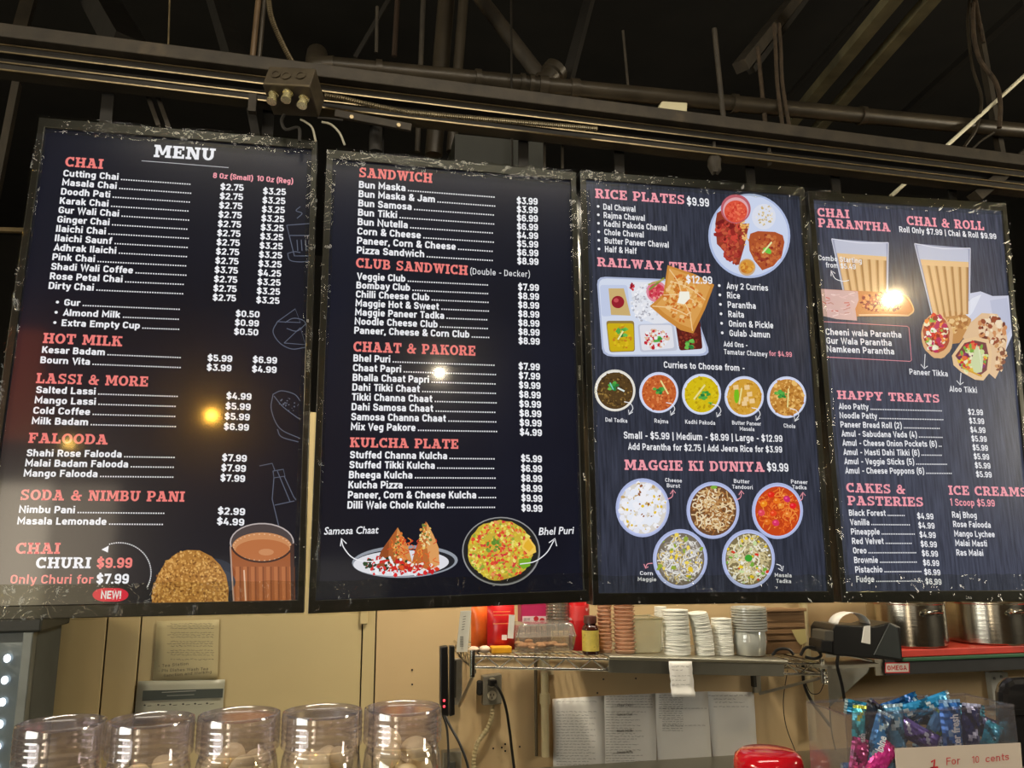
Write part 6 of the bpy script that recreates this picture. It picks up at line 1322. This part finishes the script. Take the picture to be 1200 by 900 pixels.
# candy bin
ACR = clear('acrylic', (250,248,250), gloss=.05, rough=.05, alpha=.97, rim=.15)
Yb0, Yb1 = -.90, -.795
X0 = at_y(991,850,Yb0).x; X1 = at_y(1190,850,Yb0).x; zt = at_y(1090,832,Yb0).z
bn = thing('acrylic_bin', ((X0+X1)/2,(Yb0+Yb1)/2,ZC), 'clear acrylic bin full of blue candy packets', 'bin')
for nm, c, d in (('front_pane',((X0+X1)/2,Yb0,(ZC+zt)/2),(X1-X0,.003,zt-ZC)),('back_pane',((X0+X1)/2,Yb1,(ZC+zt)/2),(X1-X0,.003,zt-ZC)),('side_pane',(X0,(Yb0+Yb1)/2,(ZC+zt)/2),(.003,Yb1-Yb0,zt-ZC)),('side_pane',(X1,(Yb0+Yb1)/2,(ZC+zt)/2),(.003,Yb1-Yb0,zt-ZC)),('floor_pane',((X0+X1)/2,(Yb0+Yb1)/2,ZC+.002),(X1-X0,Yb1-Yb0,.003))):
    MB().box(c, d).build(nm, ACR, bn)
MB().tube([Vector(p) for p in ((X0,Yb0,zt),(X1,Yb0,zt),(X1,Yb1,zt),(X0,Yb1,zt))], .0026, 6, closed=True).build('rim', ACR, bn)
def packet(cx, cy, Y, L, W, ang, col, col2, label, txt=None, tcol=(236,244,255), lean=0, seed=1, stripes=True):
    """pillow packet of printed foil, crimped at both ends"""
    c = at_y(cx, cy, Y); R = Matrix.Rotation(-ang, 3, 'Y') @ Matrix.Rotation(lean, 3, 'X'); rng = random.Random(seed)
    t = thing('candy_packet', c, label, 'candy', None); k = MB(); nu, nv = 22, 10
    for side in (-1, 1):
        vs = []; 
        for i in range(nu+1):
            for j in range(nv+1):
                u = i/nu*2-1; v = j/nv*2-1; th = .0075*(max(0, 1-abs(u)**3)**.5)*(max(0, 1-abs(v)**2.2)**.6)
                if abs(u) > .86: th = .0012*(1 if j % 2 else -1)*side
                vs.append(c+R @ Vector((u*L/2, side*th+rng.uniform(-.0012,.0012)*(abs(v) < .9), v*W/2*(1-.08*(1-abs(u))))))
        for i in range(nu):
            for j in range(nv):
                a = i*(nv+1)+j; q = (a, a+1, a+nv+2, a+nv+1)
                cc = col
                if stripes:
                    if i in (0, nu-1): cc = col2
                    elif (i+(j//2)+seed) % 9 in (0, 1) and 2 < j < 8: cc = col2
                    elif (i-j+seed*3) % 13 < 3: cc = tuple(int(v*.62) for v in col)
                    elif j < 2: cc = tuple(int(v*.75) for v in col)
                k.add([], [], True); n0 = len(k.v)
                k.add([vs[x] for x in q], [(0,1,2,3)], True, cc)
    k.build('wrapper', FOIL, t, fix=False)
    if txt:
        vs, fs = text_mesh(txt, .03); w_ = max(v[0] for v in vs); s_ = min(L*.62/w_, W*.42); m2 = MB()
        m2.add([c+R @ Vector(((x-w_/2)*s_, -.0098, (y-.3)*s_*1.5)) for x, y in vs], fs, False, tcol); m2.build('lettering', PRINT, t, fix=False)
    return t
BL1, BL2, NV, TQ, PKK, PUR = (40,110,190), (190,222,240), (34,44,110), (50,170,200), (206,60,140), (110,90,180)
packet(1026,834,-.84,.115,.024,-.20,(50,150,200),(210,235,240),'long pale blue packet poking out at the left of the bin',seed=2)
packet(1052,831,-.81,.085,.036,.25,(24,90,160),(60,140,190),'dark blue packet lying crosswise at the top left of the bin',seed=3)
packet(1083,829,-.84,.105,.030,.22,(50,150,210),(200,226,240),'bright blue packet lying on top in the middle of the bin',seed=4)
packet(1072,838,-.80,.10,.036,.05,(30,100,180),BL2,'blue packet just under the bright one on top',seed=5)
packet(1122,833,-.84,.105,.028,-.14,(28,80,120),TQ,'teal packet lying on top at the right of the bin',seed=6)
packet(1006,866,-.885,.10,.024,1.45,(60,170,190),(210,220,90),'green and blue packet standing at the left corner of the bin',seed=7,txt='fresh')
packet(1020,856,-.875,.085,.036,1.2,(50,60,76),(30,34,50),'dark grey packet behind the left corner of the bin',seed=8)
packet(1028,870,-.893,.095,.030,1.15,(70,140,206),BL2,'blue packet with slanted white lettering at lower left',seed=9,txt='lpine')
packet(1050,866,-.885,.105,.036,1.6,(90,160,206),(190,220,236),'light blue packet standing left of centre in the bin',seed=10)
packet(1074,860,-.88,.09,.032,-.5,PUR,(206,212,240),'violet and white packet slanting in the middle of the bin',seed=11)
packet(1090,868,-.865,.10,.036,.9,(70,120,170),(130,170,90),'blue green packet in the middle of the bin',seed=12)
packet(1116,862,-.885,.11,.040,1.57,(60,120,206),(150,190,236),'upright blue packet with white vertical lettering',seed=13,txt='center fresh')
packet(1138,864,-.875,.105,.036,1.45,NV,(200,206,240),'navy packet with a pale ring right of the lettered one',seed=14)
packet(1160,868,-.86,.06,.034,1.1,(40,150,190),TQ,'small turquoise packet at the right of the bin',seed=15)
packet(1006,893,-.893,.07,.034,1.3,(170,50,120),PKK,'magenta packet in the lower left corner of the bin',seed=16)
packet(1030,893,-.897,.07,.036,.8,(214,60,150),(236,110,180),'bright pink packet beside the price card',seed=17,stripes=False)
packet(1040,846,-.83,.09,.034,-.6,(90,80,110),(150,150,160),'dull grey violet packet under the top packets',seed=18)
packet(1140,846,-.835,.09,.036,-.4,(44,50,110),(120,130,190),'navy packet under the teal one at the right',seed=19)
packet(1062,850,-.83,.09,.036,.8,(40,110,180),BL2,'medium blue packet leaning behind the light blue one',seed=20)
packet(1098,848,-.83,.09,.036,-.9,(50,130,190),BL2,'medium blue packet leaning behind the lettered one',seed=21)
for i in range(16):
    packet(1012+(i*37) % 150, 905+(i % 3)*14-(i % 4)*9, -.84+.008*(i % 5), .08, .034, i*1.1, (BL1, TQ, NV, (80,130,190))[i % 4], BL2, ['deep blue','turquoise','navy','steel blue'][i % 4]+' packet deep inside the bin, '+['low left','low middle','low right','lowest left'][i//4], seed=30+i)
pc = thing('price_card', at_y(1122,905,Yb0-.006), 'white card taped to the bin with red handwriting', 'sign')
P_ = [at_y(*p, Yb0-.006) for p in ((1049,877),(1196,870.5),(1200,925),(1052,925))]; MB().prism(P_, (0,.0012,0)).build('card', mat('white_price_card', (216,204,190), .6, var=.03), pc)
k = Ink(base=.0006, Y=Yb0-.006); k.auto = ('handwriting', pc, PRINT); RD = (206,30,52)
k.stroke([(1091,893),(1095,890),(1094,899),(1090,900),(1099,899)], 1.3, RD); k.flush(); k.text('For', (1109,896.5), (1125,895.5), 9, RD, .006, shear=.1); k.text('10', (1139,894.5), (1147,894), 8.5, RD, .006, shear=.1); k.text('cents', (1155,893.5), (1182,890.5), 8.5, RD, .006, shear=.1)
